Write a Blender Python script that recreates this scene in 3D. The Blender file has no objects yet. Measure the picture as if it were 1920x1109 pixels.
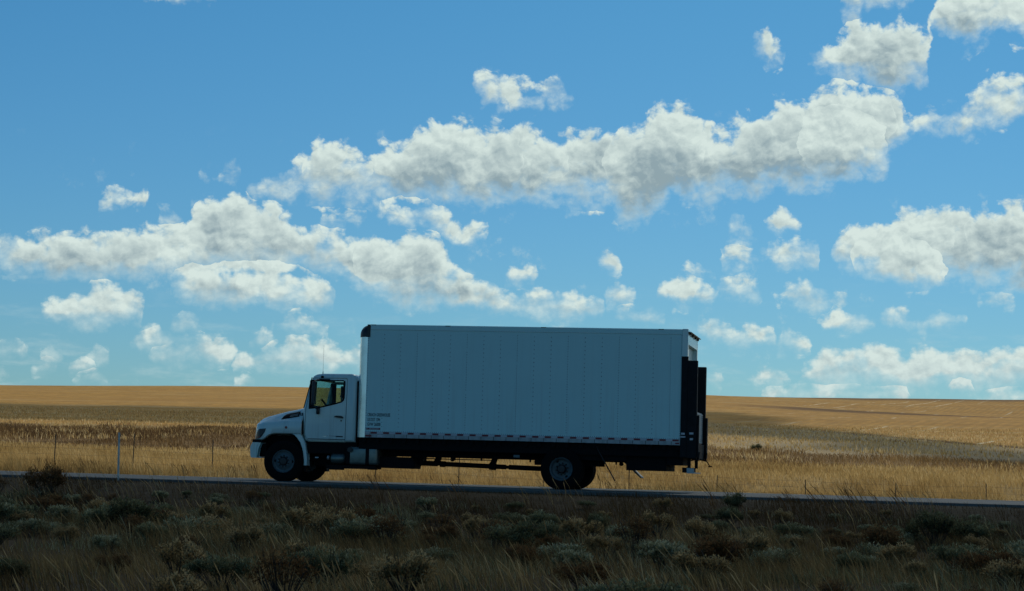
import bpy, bmesh, math, random
import numpy as np
from mathutils import Vector, Matrix
R = math.radians
sc = bpy.context.scene
col = sc.collection
rng = np.random.default_rng(7)
random.seed(7)

# ------------------------------------------------------------------ camera
YAW, PITCH, ROLL, EYE = R(10.4), R(4.786), R(1.60), 0.5
fw = Vector((-math.sin(YAW)*math.cos(PITCH), math.cos(YAW)*math.cos(PITCH), math.sin(PITCH)))
r0 = Vector((math.cos(YAW), math.sin(YAW), 0.0)); u0 = r0.cross(fw)
rt = r0*math.cos(ROLL) + u0*math.sin(ROLL)
up = -r0*math.sin(ROLL) + u0*math.cos(ROLL)
cam = bpy.data.cameras.new('camera'); cam_o = bpy.data.objects.new('camera', cam); col.objects.link(cam_o)
m = Matrix((rt, up, -fw)).transposed().to_4x4(); m.translation = Vector((0, 0, EYE))
cam_o.matrix_world = m
cam.sensor_width = 36.0; cam.lens = 3850/1920*36.0; cam.clip_start = 0.5; cam.clip_end = 20000
sc.camera = cam_o
sc.render.resolution_x, sc.render.resolution_y = 1024, 591

# ------------------------------------------------------------------ exposure, sun, sky
sc.view_settings.view_transform = 'Standard'; sc.view_settings.look = 'None'
sc.view_settings.exposure = 0.0; sc.view_settings.gamma = 1.0
SUN_EL, SUN_AZ = R(38), R(6)
SDIR = Vector((math.sin(SUN_AZ)*math.cos(SUN_EL), math.cos(SUN_AZ)*math.cos(SUN_EL), math.sin(SUN_EL)))
sl = bpy.data.lights.new('sun', 'SUN'); sl.energy = 2.9; sl.angle = R(0.53); sl.color = (1.0, 0.93, 0.80)
so = bpy.data.objects.new('sun', sl); col.objects.link(so)
so.rotation_euler = SDIR.to_track_quat('Z', 'Y').to_euler()

class NT:
    """small node-tree writer"""
    def __init__(s, tree): s.t = tree; s.n = tree.nodes; s.l = tree.links
    def node(s, typ, **kw):
        nd = s.n.new(typ)
        for k, v in kw.items(): setattr(nd, k, v)
        return nd
    def put(s, sock, v):
        if hasattr(v, 'is_output') or isinstance(v, bpy.types.NodeSocket): s.l.new(v, sock)
        elif v is not None: sock.default_value = v
    def math(s, op, a, b=None, c=None, clamp=False):
        nd = s.node('ShaderNodeMath', operation=op); nd.use_clamp = clamp
        s.put(nd.inputs[0], a); s.put(nd.inputs[1], b)
        if c is not None: s.put(nd.inputs[2], c)
        return nd.outputs[0]
    def maprange(s, v, a, b, c=0.0, d=1.0, smooth=True):
        nd = s.node('ShaderNodeMapRange', interpolation_type='SMOOTHSTEP' if smooth else 'LINEAR')
        s.put(nd.inputs[0], v)
        for i, q in enumerate((a, b, c, d)): s.put(nd.inputs[1+i], q)
        return nd.outputs[0]
    def mix(s, f, a, b, blend='MIX'):
        nd = s.node('ShaderNodeMix', data_type='RGBA', blend_type=blend)
        s.put(nd.inputs[0], f); s.put(nd.inputs[6], a); s.put(nd.inputs[7], b)
        return nd.outputs[2]
    def noise(s, vec, scale, detail=4, rough=.5, dim='3D', dist=0.0, color=False):
        nd = s.node('ShaderNodeTexNoise', noise_dimensions=dim)
        s.put(nd.inputs['Vector'], vec); nd.inputs['Scale'].default_value = scale
        nd.inputs['Detail'].default_value = detail; nd.inputs['Roughness'].default_value = rough
        nd.inputs['Distortion'].default_value = dist
        return nd.outputs['Color' if color else 'Fac']
    def comb(s, x, y, z=0.0):
        nd = s.node('ShaderNodeCombineXYZ'); s.put(nd.inputs[0], x); s.put(nd.inputs[1], y); s.put(nd.inputs[2], z)
        return nd.outputs[0]
    def sep(s, v):
        nd = s.node('ShaderNodeSeparateXYZ'); s.put(nd.inputs[0], v); return nd.outputs
    def vmath(s, op, a, b=None):
        nd = s.node('ShaderNodeVectorMath', operation=op); s.put(nd.inputs[0], a)
        if b is not None: s.put(nd.inputs[1], b)
        return nd.outputs[0]

# cloud banks by direction: (azimuth, elevation) outlines of tops and undersides,
# azimuth = -26..6 degrees and elevation = -1..14 degrees, both mapped to 0..1
BANDS = [
 ([(0.1433,0.8752),(0.1465,0.9168),(0.1853,0.9224),(0.2221,0.9272),(0.2272,0.8816),(0.4456,0.7424),(0.4492,0.7834),(0.4562,0.7936),(0.4728,0.7849),(0.4941,0.7763),(0.5059,0.7721),(0.5151,0.7893),(0.5367,0.7589),(0.5414,0.7208),(0.6862,0.8392),(0.69,0.8786),(0.697,0.8835),(0.7063,0.8787),(0.7228,0.8468),(0.7273,0.8055),(0.7363,0.7861),(0.7401,0.8303),(0.7506,0.8439),(0.7584,0.8516),(0.7688,0.8785),(0.7825,0.8937),(0.8031,0.901),(0.8213,0.9063),(0.8328,0.8936),(0.8433,0.8693),(0.8464,0.8979),(0.8494,0.8892),(0.8507,0.8413),(0.8519,0.9644),(0.8619,0.964),(0.8754,0.9634),(0.8934,0.9625),(0.9114,0.9615),(0.9292,0.9604),(0.9822,0.9568)],
  [(0.1419,0.94),(0.1468,0.8996),(0.1858,0.8984),(0.2227,0.9003),(0.2259,0.947),(0.4446,0.8091),(0.4495,0.7687),(0.4569,0.7397),(0.4736,0.7279),(0.4947,0.7321),(0.5064,0.7377),(0.5156,0.748),(0.5368,0.7491),(0.5405,0.7876),(0.6856,0.9052),(0.6902,0.866),(0.6973,0.8418),(0.7068,0.8205),(0.723,0.8303),(0.7268,0.8715),(0.7358,0.8521),(0.7403,0.808),(0.7509,0.8109),(0.7587,0.8109),(0.7694,0.7857),(0.7833,0.7691),(0.8039,0.768),(0.8221,0.7659),(0.8335,0.7677),(0.8437,0.7925),(0.8466,0.8501),(0.849,0.9541),(0.8504,0.9064),(0.8524,0.8786),(0.8624,0.8592),(0.876,0.8444),(0.8939,0.858),(0.9117,0.8715),(0.9296,0.8517),(0.9824,0.863)]),
 ([(0.2495,0.5297),(0.2528,0.5742),(0.27,0.5936),(0.2906,0.6093),(0.3018,0.6319),(0.3153,0.6568),(0.334,0.6545),(0.353,0.6364),(0.3713,0.6615),(0.3992,0.6696),(0.4045,0.6937),(0.4315,0.7114),(0.4505,0.6929),(0.4788,0.6868),(0.5022,0.6931),(0.526,0.6747),(0.5633,0.6913),(0.5728,0.6798),(0.5797,0.69),(0.5889,0.7041),(0.6005,0.7223),(0.612,0.7344),(0.6236,0.7456),(0.6339,0.7459),(0.6473,0.7139),(0.6637,0.7045),(0.6868,0.7227),(0.7167,0.7427),(0.7444,0.7546),(0.7603,0.7837),(0.7741,0.7789),(0.797,0.769),(0.8085,0.766),(0.8176,0.7621),(0.8269,0.7204),(0.8472,0.7424),(0.8652,0.744),(0.8786,0.7552),(0.8941,0.7912),(0.912,0.7982),(0.9297,0.7995),(0.9825,0.7876)],
  [(0.2483,0.5964),(0.2532,0.5527),(0.2709,0.5464),(0.2917,0.5464),(0.3033,0.5454),(0.3172,0.5486),(0.3358,0.5481),(0.3544,0.5496),(0.373,0.5491),(0.4011,0.5482),(0.4067,0.5476),(0.4338,0.5475),(0.4526,0.5468),(0.4807,0.5485),(0.5041,0.5519),(0.5274,0.5561),(0.5648,0.561),(0.5743,0.5485),(0.5815,0.5321),(0.591,0.5206),(0.6025,0.5271),(0.6139,0.5532),(0.6255,0.5655),(0.6357,0.5659),(0.6487,0.5664),(0.6649,0.5689),(0.688,0.5774),(0.718,0.59),(0.7456,0.5886),(0.7616,0.5937),(0.7753,0.6037),(0.798,0.6136),(0.8093,0.6302),(0.8182,0.6575),(0.8271,0.6865),(0.8474,0.698),(0.8655,0.6881),(0.8789,0.6879),(0.8945,0.7049),(0.9123,0.716),(0.9299,0.7308),(0.9826,0.7402)]),
 ([(0,0.4527),(0.0461,0.4749),(0.053,0.4613),(0.0686,0.4582),(0.0818,0.4646),(0.0932,0.4513),(0.104,0.4651),(0.1398,0.4708),(0.1713,0.4799),(0.1894,0.4857),(0.203,0.4919),(0.2079,0.5198),(0.2248,0.546),(0.2362,0.554),(0.2514,0.5535),(0.2573,0.5295),(0.2827,0.5318),(0.2921,0.5198),(0.2995,0.4987),(0.3181,0.4904),(0.3298,0.4864),(0.3415,0.4844),(0.3531,0.4853),(0.3647,0.4852),(0.3742,0.475),(0.388,0.4879),(0.4066,0.4932),(0.4207,0.4852),(0.4258,0.4558),(0.4402,0.432),(0.4521,0.4129),(0.4662,0.4038),(0.4758,0.3915),(0.4899,0.3844),(0.5061,0.3883),(0.5293,0.3996),(0.5481,0.3887),(0.567,0.3698),(0.5716,0.3289),(0.6085,0.363),(0.6123,0.3988),(0.62,0.4121),(0.6385,0.4198),(0.6548,0.4136),(0.6643,0.3912),(0.6663,0.3755),(0.6678,0.4141),(0.6825,0.4196),(0.6963,0.4201),(0.7056,0.4106),(0.7101,0.3724),(0.7133,0.3656),(0.7172,0.4031),(0.7286,0.4114),(0.74,0.4187),(0.7515,0.4073),(0.7652,0.4008),(0.779,0.3875),(0.7833,0.3519),(0.8852,0.3549),(0.8891,0.3913),(0.9023,0.4002),(0.92,0.3919),(0.9241,0.3568)],
  [(0,0.3908),(0.0478,0.4009),(0.0545,0.3959),(0.0702,0.384),(0.0836,0.3796),(0.0948,0.3768),(0.1059,0.3779),(0.1416,0.3862),(0.1731,0.3911),(0.1913,0.3899),(0.2049,0.3891),(0.2102,0.3974),(0.2276,0.399),(0.239,0.4019),(0.2541,0.4032),(0.2596,0.4037),(0.2849,0.4077),(0.294,0.4104),(0.3009,0.413),(0.3194,0.4144),(0.331,0.4153),(0.3426,0.4152),(0.3546,0.3914),(0.3665,0.3724),(0.3759,0.3632),(0.3899,0.3602),(0.4086,0.3594),(0.4226,0.3584),(0.4272,0.3567),(0.4412,0.3576),(0.4529,0.3583),(0.4669,0.3572),(0.4763,0.3518),(0.4903,0.3467),(0.5067,0.3437),(0.53,0.3431),(0.5487,0.3441),(0.5672,0.355),(0.5709,0.3963),(0.6078,0.4303),(0.6123,0.3949),(0.6203,0.3873),(0.639,0.3733),(0.6552,0.3741),(0.6644,0.3814),(0.6656,0.4426),(0.6678,0.4042),(0.6828,0.388),(0.6966,0.3856),(0.7057,0.4008),(0.7095,0.4393),(0.7128,0.4325),(0.7172,0.3953),(0.7288,0.38),(0.7403,0.3725),(0.7518,0.3709),(0.7654,0.3812),(0.779,0.3826),(0.7829,0.4185),(0.885,0.4207),(0.8891,0.3845),(0.9024,0.3848),(0.92,0.387),(0.9239,0.4222)]),
 ([(0.1241,0.493),(0.1272,0.5395),(0.1516,0.5578),(0.1679,0.5401),(0.1728,0.4996),(0.1756,0.4706),(0.1787,0.5188),(0.1864,0.5245),(0.1981,0.5081),(0.203,0.4669),(0.2069,0.5471),(0.2103,0.5857),(0.2205,0.5818),(0.2251,0.5539),(0.2285,0.5954),(0.2366,0.605),(0.2469,0.5933),(0.2518,0.5545),(0.3155,0.4798),(0.3189,0.525),(0.3314,0.532),(0.3558,0.5181),(0.3606,0.4789),(0.366,0.4947),(0.3694,0.5409),(0.3846,0.5539),(0.4033,0.5533),(0.4176,0.5365),(0.4341,0.5277),(0.4461,0.5047),(0.4649,0.5039),(0.4697,0.4626),(0.6707,0.4941),(0.6745,0.5376),(0.6884,0.5332),(0.7046,0.5307),(0.716,0.5506),(0.7275,0.549),(0.7401,0.5218),(0.7445,0.4846),(0.7627,0.4449),(0.7664,0.5028),(0.7759,0.5128),(0.7849,0.5315),(0.8053,0.5347),(0.8108,0.5192),(0.8163,0.5232),(0.8207,0.5437),(0.8314,0.5603),(0.8472,0.5633),(0.8593,0.5585),(0.8639,0.545),(0.8777,0.5566),(0.884,0.545),(0.8915,0.5605),(0.8991,0.5566),(0.9084,0.5681),(0.9261,0.5623),(0.983,0.5501)],
  [(0.1227,0.5589),(0.1277,0.5133),(0.1525,0.5151),(0.1682,0.5245),(0.1714,0.5659),(0.1743,0.5369),(0.1793,0.4895),(0.1871,0.4854),(0.1984,0.4914),(0.2017,0.5334),(0.2056,0.6135),(0.2105,0.5759),(0.2206,0.574),(0.2239,0.6204),(0.2288,0.5797),(0.2371,0.5766),(0.2472,0.5815),(0.2506,0.6211),(0.3144,0.5468),(0.3193,0.5024),(0.332,0.4965),(0.356,0.5063),(0.3596,0.5461),(0.3649,0.5618),(0.3698,0.5162),(0.3853,0.5124),(0.4039,0.5158),(0.4181,0.5049),(0.4347,0.4842),(0.4466,0.473),(0.4651,0.4881),(0.4687,0.53),(0.6701,0.5612),(0.6747,0.5179),(0.6886,0.5085),(0.7048,0.5031),(0.7163,0.5094),(0.7278,0.5136),(0.7402,0.5139),(0.744,0.5513),(0.7622,0.5115),(0.7667,0.4538),(0.7763,0.4462),(0.7854,0.4425),(0.806,0.4254),(0.8114,0.4236),(0.8168,0.4218),(0.8214,0.42),(0.8322,0.4192),(0.8479,0.4196),(0.86,0.4208),(0.8645,0.4218),(0.8783,0.425),(0.8845,0.4251),(0.8921,0.4233),(0.8996,0.4224),(0.9089,0.4206),(0.9266,0.4102),(0.9832,0.4166)]),
 ([(0.0793,0.2935),(0.0824,0.3339),(0.0932,0.3447),(0.1065,0.3508),(0.1218,0.3639),(0.1248,0.372),(0.1417,0.3784),(0.1532,0.3698),(0.1672,0.3466),(0.1722,0.2992),(0.4763,0.3856),(0.48,0.4245),(0.4914,0.4421),(0.5079,0.4331),(0.5126,0.3927),(0.5598,0.424),(0.5636,0.4638),(0.5705,0.4682),(0.5814,0.4548),(0.5861,0.4124),(0.6345,0.4038),(0.6383,0.4425),(0.6475,0.4518),(0.6638,0.4436),(0.6674,0.4259),(0.6705,0.4705),(0.682,0.4788),(0.6968,0.4714),(0.7027,0.4834),(0.7119,0.4896),(0.743,0.5003),(0.7541,0.4858),(0.7648,0.4714),(0.7682,0.9669),(0.7751,0.9668),(0.7889,0.9665),(0.805,0.9661),(0.821,0.9656),(0.831,0.9652),(0.8354,0.916)],
  [(0.0778,0.3592),(0.0827,0.3195),(0.0941,0.306),(0.1075,0.3004),(0.1232,0.2998),(0.1263,0.2982),(0.1433,0.2996),(0.1545,0.3045),(0.1678,0.3174),(0.1709,0.3655),(0.4754,0.453),(0.4801,0.4146),(0.4918,0.4103),(0.5081,0.4192),(0.5118,0.4601),(0.5591,0.4914),(0.5637,0.452),(0.5708,0.4424),(0.5816,0.437),(0.5853,0.4798),(0.6338,0.471),(0.6384,0.4326),(0.6477,0.432),(0.6639,0.4327),(0.6668,0.493),(0.6707,0.4488),(0.6823,0.4452),(0.697,0.4497),(0.7029,0.4558),(0.7122,0.4532),(0.7434,0.4482),(0.7544,0.4495),(0.7646,0.9814),(0.7684,0.9305),(0.7756,0.8977),(0.7893,0.909),(0.8053,0.9163),(0.8213,0.9121),(0.8312,0.9318),(0.835,0.9808)]),
 ([(0.1894,0.2753),(0.1928,0.3108),(0.1993,0.3151),(0.2023,0.3281),(0.2195,0.3193),(0.2255,0.3122),(0.2303,0.2766),(0.276,0.2816),(0.2795,0.3178),(0.2891,0.3232),(0.2985,0.3397),(0.319,0.3286),(0.3279,0.3198),(0.3327,0.2833),(0.3358,0.2945),(0.3393,0.3328),(0.3541,0.3319),(0.3589,0.2956),(0.575,0.3177),(0.5788,0.3576),(0.5927,0.3632),(0.6207,0.3517),(0.6252,0.3148),(0.7472,0.3138),(0.751,0.3503),(0.7614,0.3566),(0.7638,0.3763),(0.7934,0.3616),(0.8028,0.3501),(0.8061,0.3229),(0.809,0.363),(0.8243,0.3703),(0.8447,0.3514),(0.8477,0.3641),(0.858,0.3663),(0.8803,0.365),(0.8845,0.3273)],
  [(0.1881,0.3417),(0.1929,0.3069),(0.1995,0.3024),(0.2028,0.3027),(0.2198,0.304),(0.2256,0.3071),(0.2291,0.3433),(0.2748,0.3485),(0.2796,0.313),(0.2894,0.3074),(0.299,0.3082),(0.3194,0.3097),(0.328,0.3134),(0.3316,0.3505),(0.3347,0.3617),(0.3394,0.324),(0.3542,0.326),(0.3578,0.3629),(0.5743,0.3851),(0.5789,0.3457),(0.5929,0.3444),(0.6207,0.3448),(0.6245,0.3821),(0.7467,0.3806),(0.751,0.3444),(0.7615,0.337),(0.7641,0.3371),(0.7936,0.3381),(0.8028,0.3423),(0.8057,0.3893),(0.8091,0.3494),(0.8245,0.3381),(0.8447,0.3368),(0.8478,0.3466),(0.8581,0.345),(0.8804,0.3553),(0.8842,0.3931)]),
 ([(0.0392,0.2158),(0.0423,0.251),(0.0484,0.256),(0.0603,0.272),(0.0673,0.2607),(0.0731,0.2522),(0.0778,0.2168),(0.0811,0.207),(0.0844,0.2416),(0.0881,0.245),(0.0936,0.2556),(0.0999,0.248),(0.1034,0.2422),(0.1082,0.2076),(0.1144,0.2081),(0.1176,0.2435),(0.1222,0.2483),(0.1288,0.2634),(0.1365,0.2523),(0.1409,0.2439),(0.1457,0.2083),(0.1738,0.2177),(0.1771,0.2575),(0.1937,0.2657),(0.2069,0.2863),(0.2182,0.2921),(0.2321,0.2814),(0.2482,0.2748),(0.2531,0.228),(0.2583,0.2486),(0.2617,0.2841),(0.2667,0.288),(0.2741,0.3004),(0.2823,0.2915),(0.287,0.2848),(0.2918,0.2493),(0.5868,0.305),(0.5905,0.3463),(0.5938,0.3405),(0.5985,0.3001),(0.6448,0.297),(0.6486,0.3372),(0.6601,0.3437),(0.6787,0.3287),(0.6994,0.3296),(0.7155,0.3273),(0.7178,0.2733),(0.7193,0.3127),(0.7301,0.3328),(0.7463,0.304),(0.7507,0.2684)],
  [(0.0377,0.2811),(0.0424,0.2466),(0.0487,0.2411),(0.061,0.2422),(0.0677,0.2428),(0.0732,0.2462),(0.0764,0.2823),(0.0797,0.2725),(0.0844,0.2386),(0.0883,0.2348),(0.094,0.2353),(0.1001,0.2358),(0.1035,0.2381),(0.1068,0.2734),(0.113,0.2739),(0.1177,0.2392),(0.1225,0.2337),(0.1294,0.2343),(0.1369,0.2349),(0.141,0.2381),(0.1443,0.2744),(0.1725,0.284),(0.1773,0.2449),(0.1942,0.2393),(0.2078,0.2403),(0.2192,0.2392),(0.2328,0.2422),(0.2487,0.2473),(0.2519,0.2948),(0.2571,0.3154),(0.2618,0.2806),(0.2669,0.2762),(0.2745,0.2768),(0.2826,0.2774),(0.2871,0.2801),(0.2906,0.3162),(0.5861,0.3723),(0.5907,0.3314),(0.594,0.3266),(0.5977,0.3674),(0.6442,0.3642),(0.6487,0.3244),(0.6604,0.3101),(0.6789,0.305),(0.6996,0.305),(0.7156,0.3125),(0.7172,0.3402),(0.7194,0.3009),(0.7304,0.2994),(0.7464,0.2991),(0.7502,0.3351)]),
 ([(0.0749,0.1902),(0.0781,0.2246),(0.0825,0.2276),(0.0889,0.2368),(0.0961,0.2304),(0.1002,0.2255),(0.1043,0.1904),(0.1069,0.225),(0.1115,0.2285),(0.1184,0.2392),(0.1261,0.2317),(0.1305,0.2259),(0.1353,0.1912),(0.2453,0.2078),(0.2487,0.2473),(0.2714,0.2588),(0.2803,0.2752),(0.2939,0.2841),(0.31,0.2892),(0.3216,0.2851),(0.3403,0.2716),(0.355,0.2776),(0.3959,0.2753),(0.4008,0.2271),(0.6871,0.2072),(0.6909,0.2426),(0.6987,0.2463),(0.7103,0.2582),(0.7228,0.2497),(0.7299,0.2433),(0.7343,0.2079),(0.7386,0.2438),(0.7493,0.2698),(0.7556,0.2838),(0.7633,0.2919),(0.7728,0.2864),(0.7819,0.2946),(0.7896,0.293),(0.799,0.306),(0.8081,0.3005),(0.8221,0.2962),(0.8284,0.2828),(0.8328,0.2965),(0.8485,0.3019),(0.8606,0.2946),(0.8788,0.2933),(0.9001,0.2853),(0.9045,0.3008),(0.9269,0.3025),(0.9835,0.2973)],
  [(0.0735,0.2557),(0.0782,0.222),(0.0826,0.2189),(0.0893,0.2194),(0.0963,0.22),(0.1003,0.222),(0.1029,0.2561),(0.107,0.222),(0.1118,0.2183),(0.1188,0.2189),(0.1264,0.2195),(0.1306,0.2218),(0.1339,0.2572),(0.2441,0.2745),(0.2489,0.2355),(0.2718,0.2352),(0.281,0.2339),(0.2948,0.2329),(0.3109,0.235),(0.3224,0.2338),(0.3408,0.239),(0.3556,0.241),(0.3963,0.2457),(0.3998,0.2944),(0.6865,0.2741),(0.691,0.2392),(0.6988,0.235),(0.7105,0.2356),(0.7229,0.2362),(0.7299,0.2388),(0.7338,0.2746),(0.7386,0.233),(0.7496,0.2276),(0.756,0.227),(0.7637,0.2263),(0.7732,0.2268),(0.7823,0.2272),(0.79,0.2295),(0.7995,0.2299),(0.8085,0.2323),(0.8224,0.229),(0.8287,0.2273),(0.8332,0.2255),(0.8488,0.232),(0.8609,0.2384),(0.8791,0.2352),(0.9003,0.2283),(0.9047,0.2324),(0.9271,0.2409),(0.9836,0.2448)]),
 ([(0.1108,0.1683),(0.114,0.203),(0.1193,0.2063),(0.1298,0.2168),(0.1359,0.2095),(0.1408,0.204),(0.1455,0.1694),(0.1562,0.2425),(0.1595,0.2781),(0.1664,0.283),(0.1835,0.2991),(0.1879,0.2877),(0.1943,0.2794),(0.1991,0.2436),(0.2459,0.1751),(0.2494,0.21),(0.253,0.2127),(0.2583,0.2215),(0.2643,0.2152),(0.2676,0.2104),(0.2724,0.1757),(0.5662,0.3559),(0.5699,0.3997),(0.5782,0.4111),(0.5947,0.3901),(0.5993,0.3507),(0.6489,0.2079),(0.6527,0.2446),(0.6726,0.2416),(0.677,0.2054),(0.6826,0.2016),(0.6864,0.2355),(0.6887,0.2375),(0.6902,0.2364),(0.6954,0.202),(0.7034,0.1782),(0.7072,0.2158),(0.7392,0.2222),(0.7846,0.2253),(0.8297,0.2215),(0.8339,0.1848),(0.8615,0.1987),(0.8653,0.2356),(0.8742,0.2389),(0.8853,0.2335),(0.8884,0.1806),(0.8911,0.2164),(0.9052,0.2247),(0.9403,0.2299),(0.9836,0.2305)],
  [(0.1094,0.2341),(0.1141,0.2001),(0.1195,0.1966),(0.1302,0.1974),(0.1361,0.1979),(0.1409,0.2002),(0.1442,0.2354),(0.1549,0.3087),(0.1596,0.2737),(0.1667,0.2684),(0.184,0.2698),(0.1882,0.2702),(0.1944,0.2736),(0.1978,0.3101),(0.2447,0.2418),(0.2494,0.2075),(0.2531,0.2044),(0.2586,0.2048),(0.2644,0.2052),(0.2677,0.2071),(0.2712,0.2425),(0.5655,0.4233),(0.5701,0.3799),(0.5786,0.3754),(0.5948,0.3782),(0.5986,0.418),(0.6483,0.2749),(0.6528,0.2386),(0.6726,0.2357),(0.6764,0.2724),(0.682,0.2685),(0.6864,0.235),(0.6887,0.2345),(0.6902,0.2346),(0.6949,0.2689),(0.7029,0.2451),(0.7073,0.2079),(0.7393,0.2115),(0.7847,0.2136),(0.8297,0.2137),(0.8335,0.2508),(0.8612,0.2645),(0.8654,0.2279),(0.8742,0.2273),(0.8853,0.2277),(0.8881,0.2462),(0.8911,0.2106),(0.9053,0.2093),(0.9403,0.2098),(0.9836,0.2115)]),
 ([(0.1977,0.4345),(0.2007,0.4887),(0.2092,0.5219),(0.2248,0.5479),(0.2361,0.5559),(0.2513,0.5545),(0.2582,0.5315),(0.2803,0.5335),(0.2921,0.5198),(0.3004,0.4978),(0.3054,0.4479),(0.3454,0.4115),(0.3488,0.4602),(0.3603,0.469),(0.375,0.48),(0.3926,0.4932),(0.4075,0.4962),(0.4216,0.4873),(0.4281,0.4609),(0.4411,0.432),(0.4461,0.3787),(0.4918,0.6269),(0.4953,0.6829),(0.5069,0.6944),(0.5212,0.6774),(0.5308,0.6601),(0.5357,0.608),(0.6531,0.6414),(0.6568,0.6945),(0.6868,0.7207),(0.7167,0.7417),(0.7444,0.7546),(0.7593,0.7837),(0.781,0.7779),(0.7993,0.769),(0.814,0.7544),(0.8185,0.6866),(0.8265,0.4688),(0.8303,0.5214),(0.8378,0.5507),(0.8481,0.5624),(0.8584,0.5576),(0.8648,0.5431),(0.8691,0.4801)],
  [(0.1964,0.501),(0.2015,0.4476),(0.2108,0.4387),(0.2269,0.4343),(0.2384,0.4333),(0.2535,0.4347),(0.2599,0.4372),(0.2819,0.445),(0.2933,0.4538),(0.301,0.4643),(0.3043,0.5149),(0.3443,0.4787),(0.3493,0.4306),(0.3612,0.4116),(0.3763,0.3969),(0.3942,0.3882),(0.4091,0.3853),(0.4231,0.3842),(0.4291,0.3886),(0.4417,0.3924),(0.4451,0.4462),(0.4909,0.694),(0.4959,0.6385),(0.5078,0.6214),(0.522,0.6182),(0.5313,0.6226),(0.5349,0.6751),(0.6525,0.7082),(0.6572,0.6553),(0.6875,0.6344),(0.7177,0.6292),(0.7453,0.6297),(0.7604,0.6357),(0.7818,0.6476),(0.8,0.6623),(0.8144,0.6846),(0.8181,0.7524),(0.8261,0.535),(0.8305,0.4825),(0.8382,0.4729),(0.8486,0.4672),(0.8589,0.4712),(0.8651,0.483),(0.8688,0.546)]),
 ([(0.1888,0.3519),(0.192,0.3978),(0.2045,0.4107),(0.2182,0.4099),(0.2364,0.4184),(0.2593,0.4184),(0.2822,0.4253),(0.3009,0.4149),(0.3197,0.3986),(0.333,0.3749),(0.3379,0.3313),(0.3911,0.6167),(0.3946,0.6693),(0.4036,0.6916),(0.4315,0.7114),(0.4496,0.6929),(0.4788,0.6868),(0.4907,0.6757),(0.4957,0.6187),(0.5647,0.6109),(0.5682,0.6767),(0.5774,0.6889),(0.5889,0.7041),(0.6005,0.7223),(0.613,0.7355),(0.6245,0.7466),(0.6348,0.745),(0.6426,0.7187),(0.6512,0.6993),(0.6559,0.639),(0.7791,0.436),(0.7829,0.4816),(0.801,0.4996),(0.8236,0.5038),(0.8462,0.4827),(0.8607,0.4586),(0.865,0.4112),(0.8735,0.4889),(0.8773,0.5412),(0.8906,0.5605),(0.8995,0.5585),(0.9084,0.5691),(0.9305,0.5603),(0.983,0.5549)],
  [(0.1875,0.4184),(0.1925,0.3733),(0.2055,0.3578),(0.2193,0.3511),(0.2377,0.3467),(0.2606,0.3466),(0.2836,0.3465),(0.302,0.3479),(0.3205,0.3493),(0.3334,0.3542),(0.3368,0.3985),(0.3901,0.6837),(0.3951,0.6318),(0.4047,0.6167),(0.433,0.6088),(0.4508,0.61),(0.4798,0.6158),(0.4913,0.6283),(0.4948,0.6858),(0.5639,0.678),(0.5689,0.6126),(0.5784,0.5982),(0.5902,0.5918),(0.6019,0.5893),(0.6145,0.5927),(0.626,0.6001),(0.6362,0.6103),(0.6435,0.6234),(0.6517,0.6453),(0.6553,0.7058),(0.7787,0.5025),(0.7831,0.4571),(0.8014,0.438),(0.824,0.4288),(0.8465,0.4263),(0.8608,0.4295),(0.8646,0.4771),(0.8732,0.5547),(0.8775,0.5024),(0.891,0.4687),(0.8999,0.462),(0.9088,0.4592),(0.9308,0.4546),(0.9832,0.4547)]),
 ([(0.2986,0.5755),(0.3019,0.6241),(0.3107,0.6524),(0.3269,0.6598),(0.3473,0.6428),(0.3578,0.6289),(0.3628,0.5785),(0.7318,0.6505),(0.7355,0.7106),(0.7491,0.7303),(0.7698,0.74),(0.7928,0.7235),(0.8089,0.6963),(0.8133,0.639)],
  [(0.2974,0.6423),(0.3024,0.5946),(0.312,0.5807),(0.3283,0.5752),(0.3483,0.5788),(0.3583,0.5944),(0.3617,0.6455),(0.7313,0.7169),(0.7359,0.6569),(0.7499,0.6327),(0.7706,0.6202),(0.7934,0.6233),(0.8092,0.6477),(0.8129,0.705)])]

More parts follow.
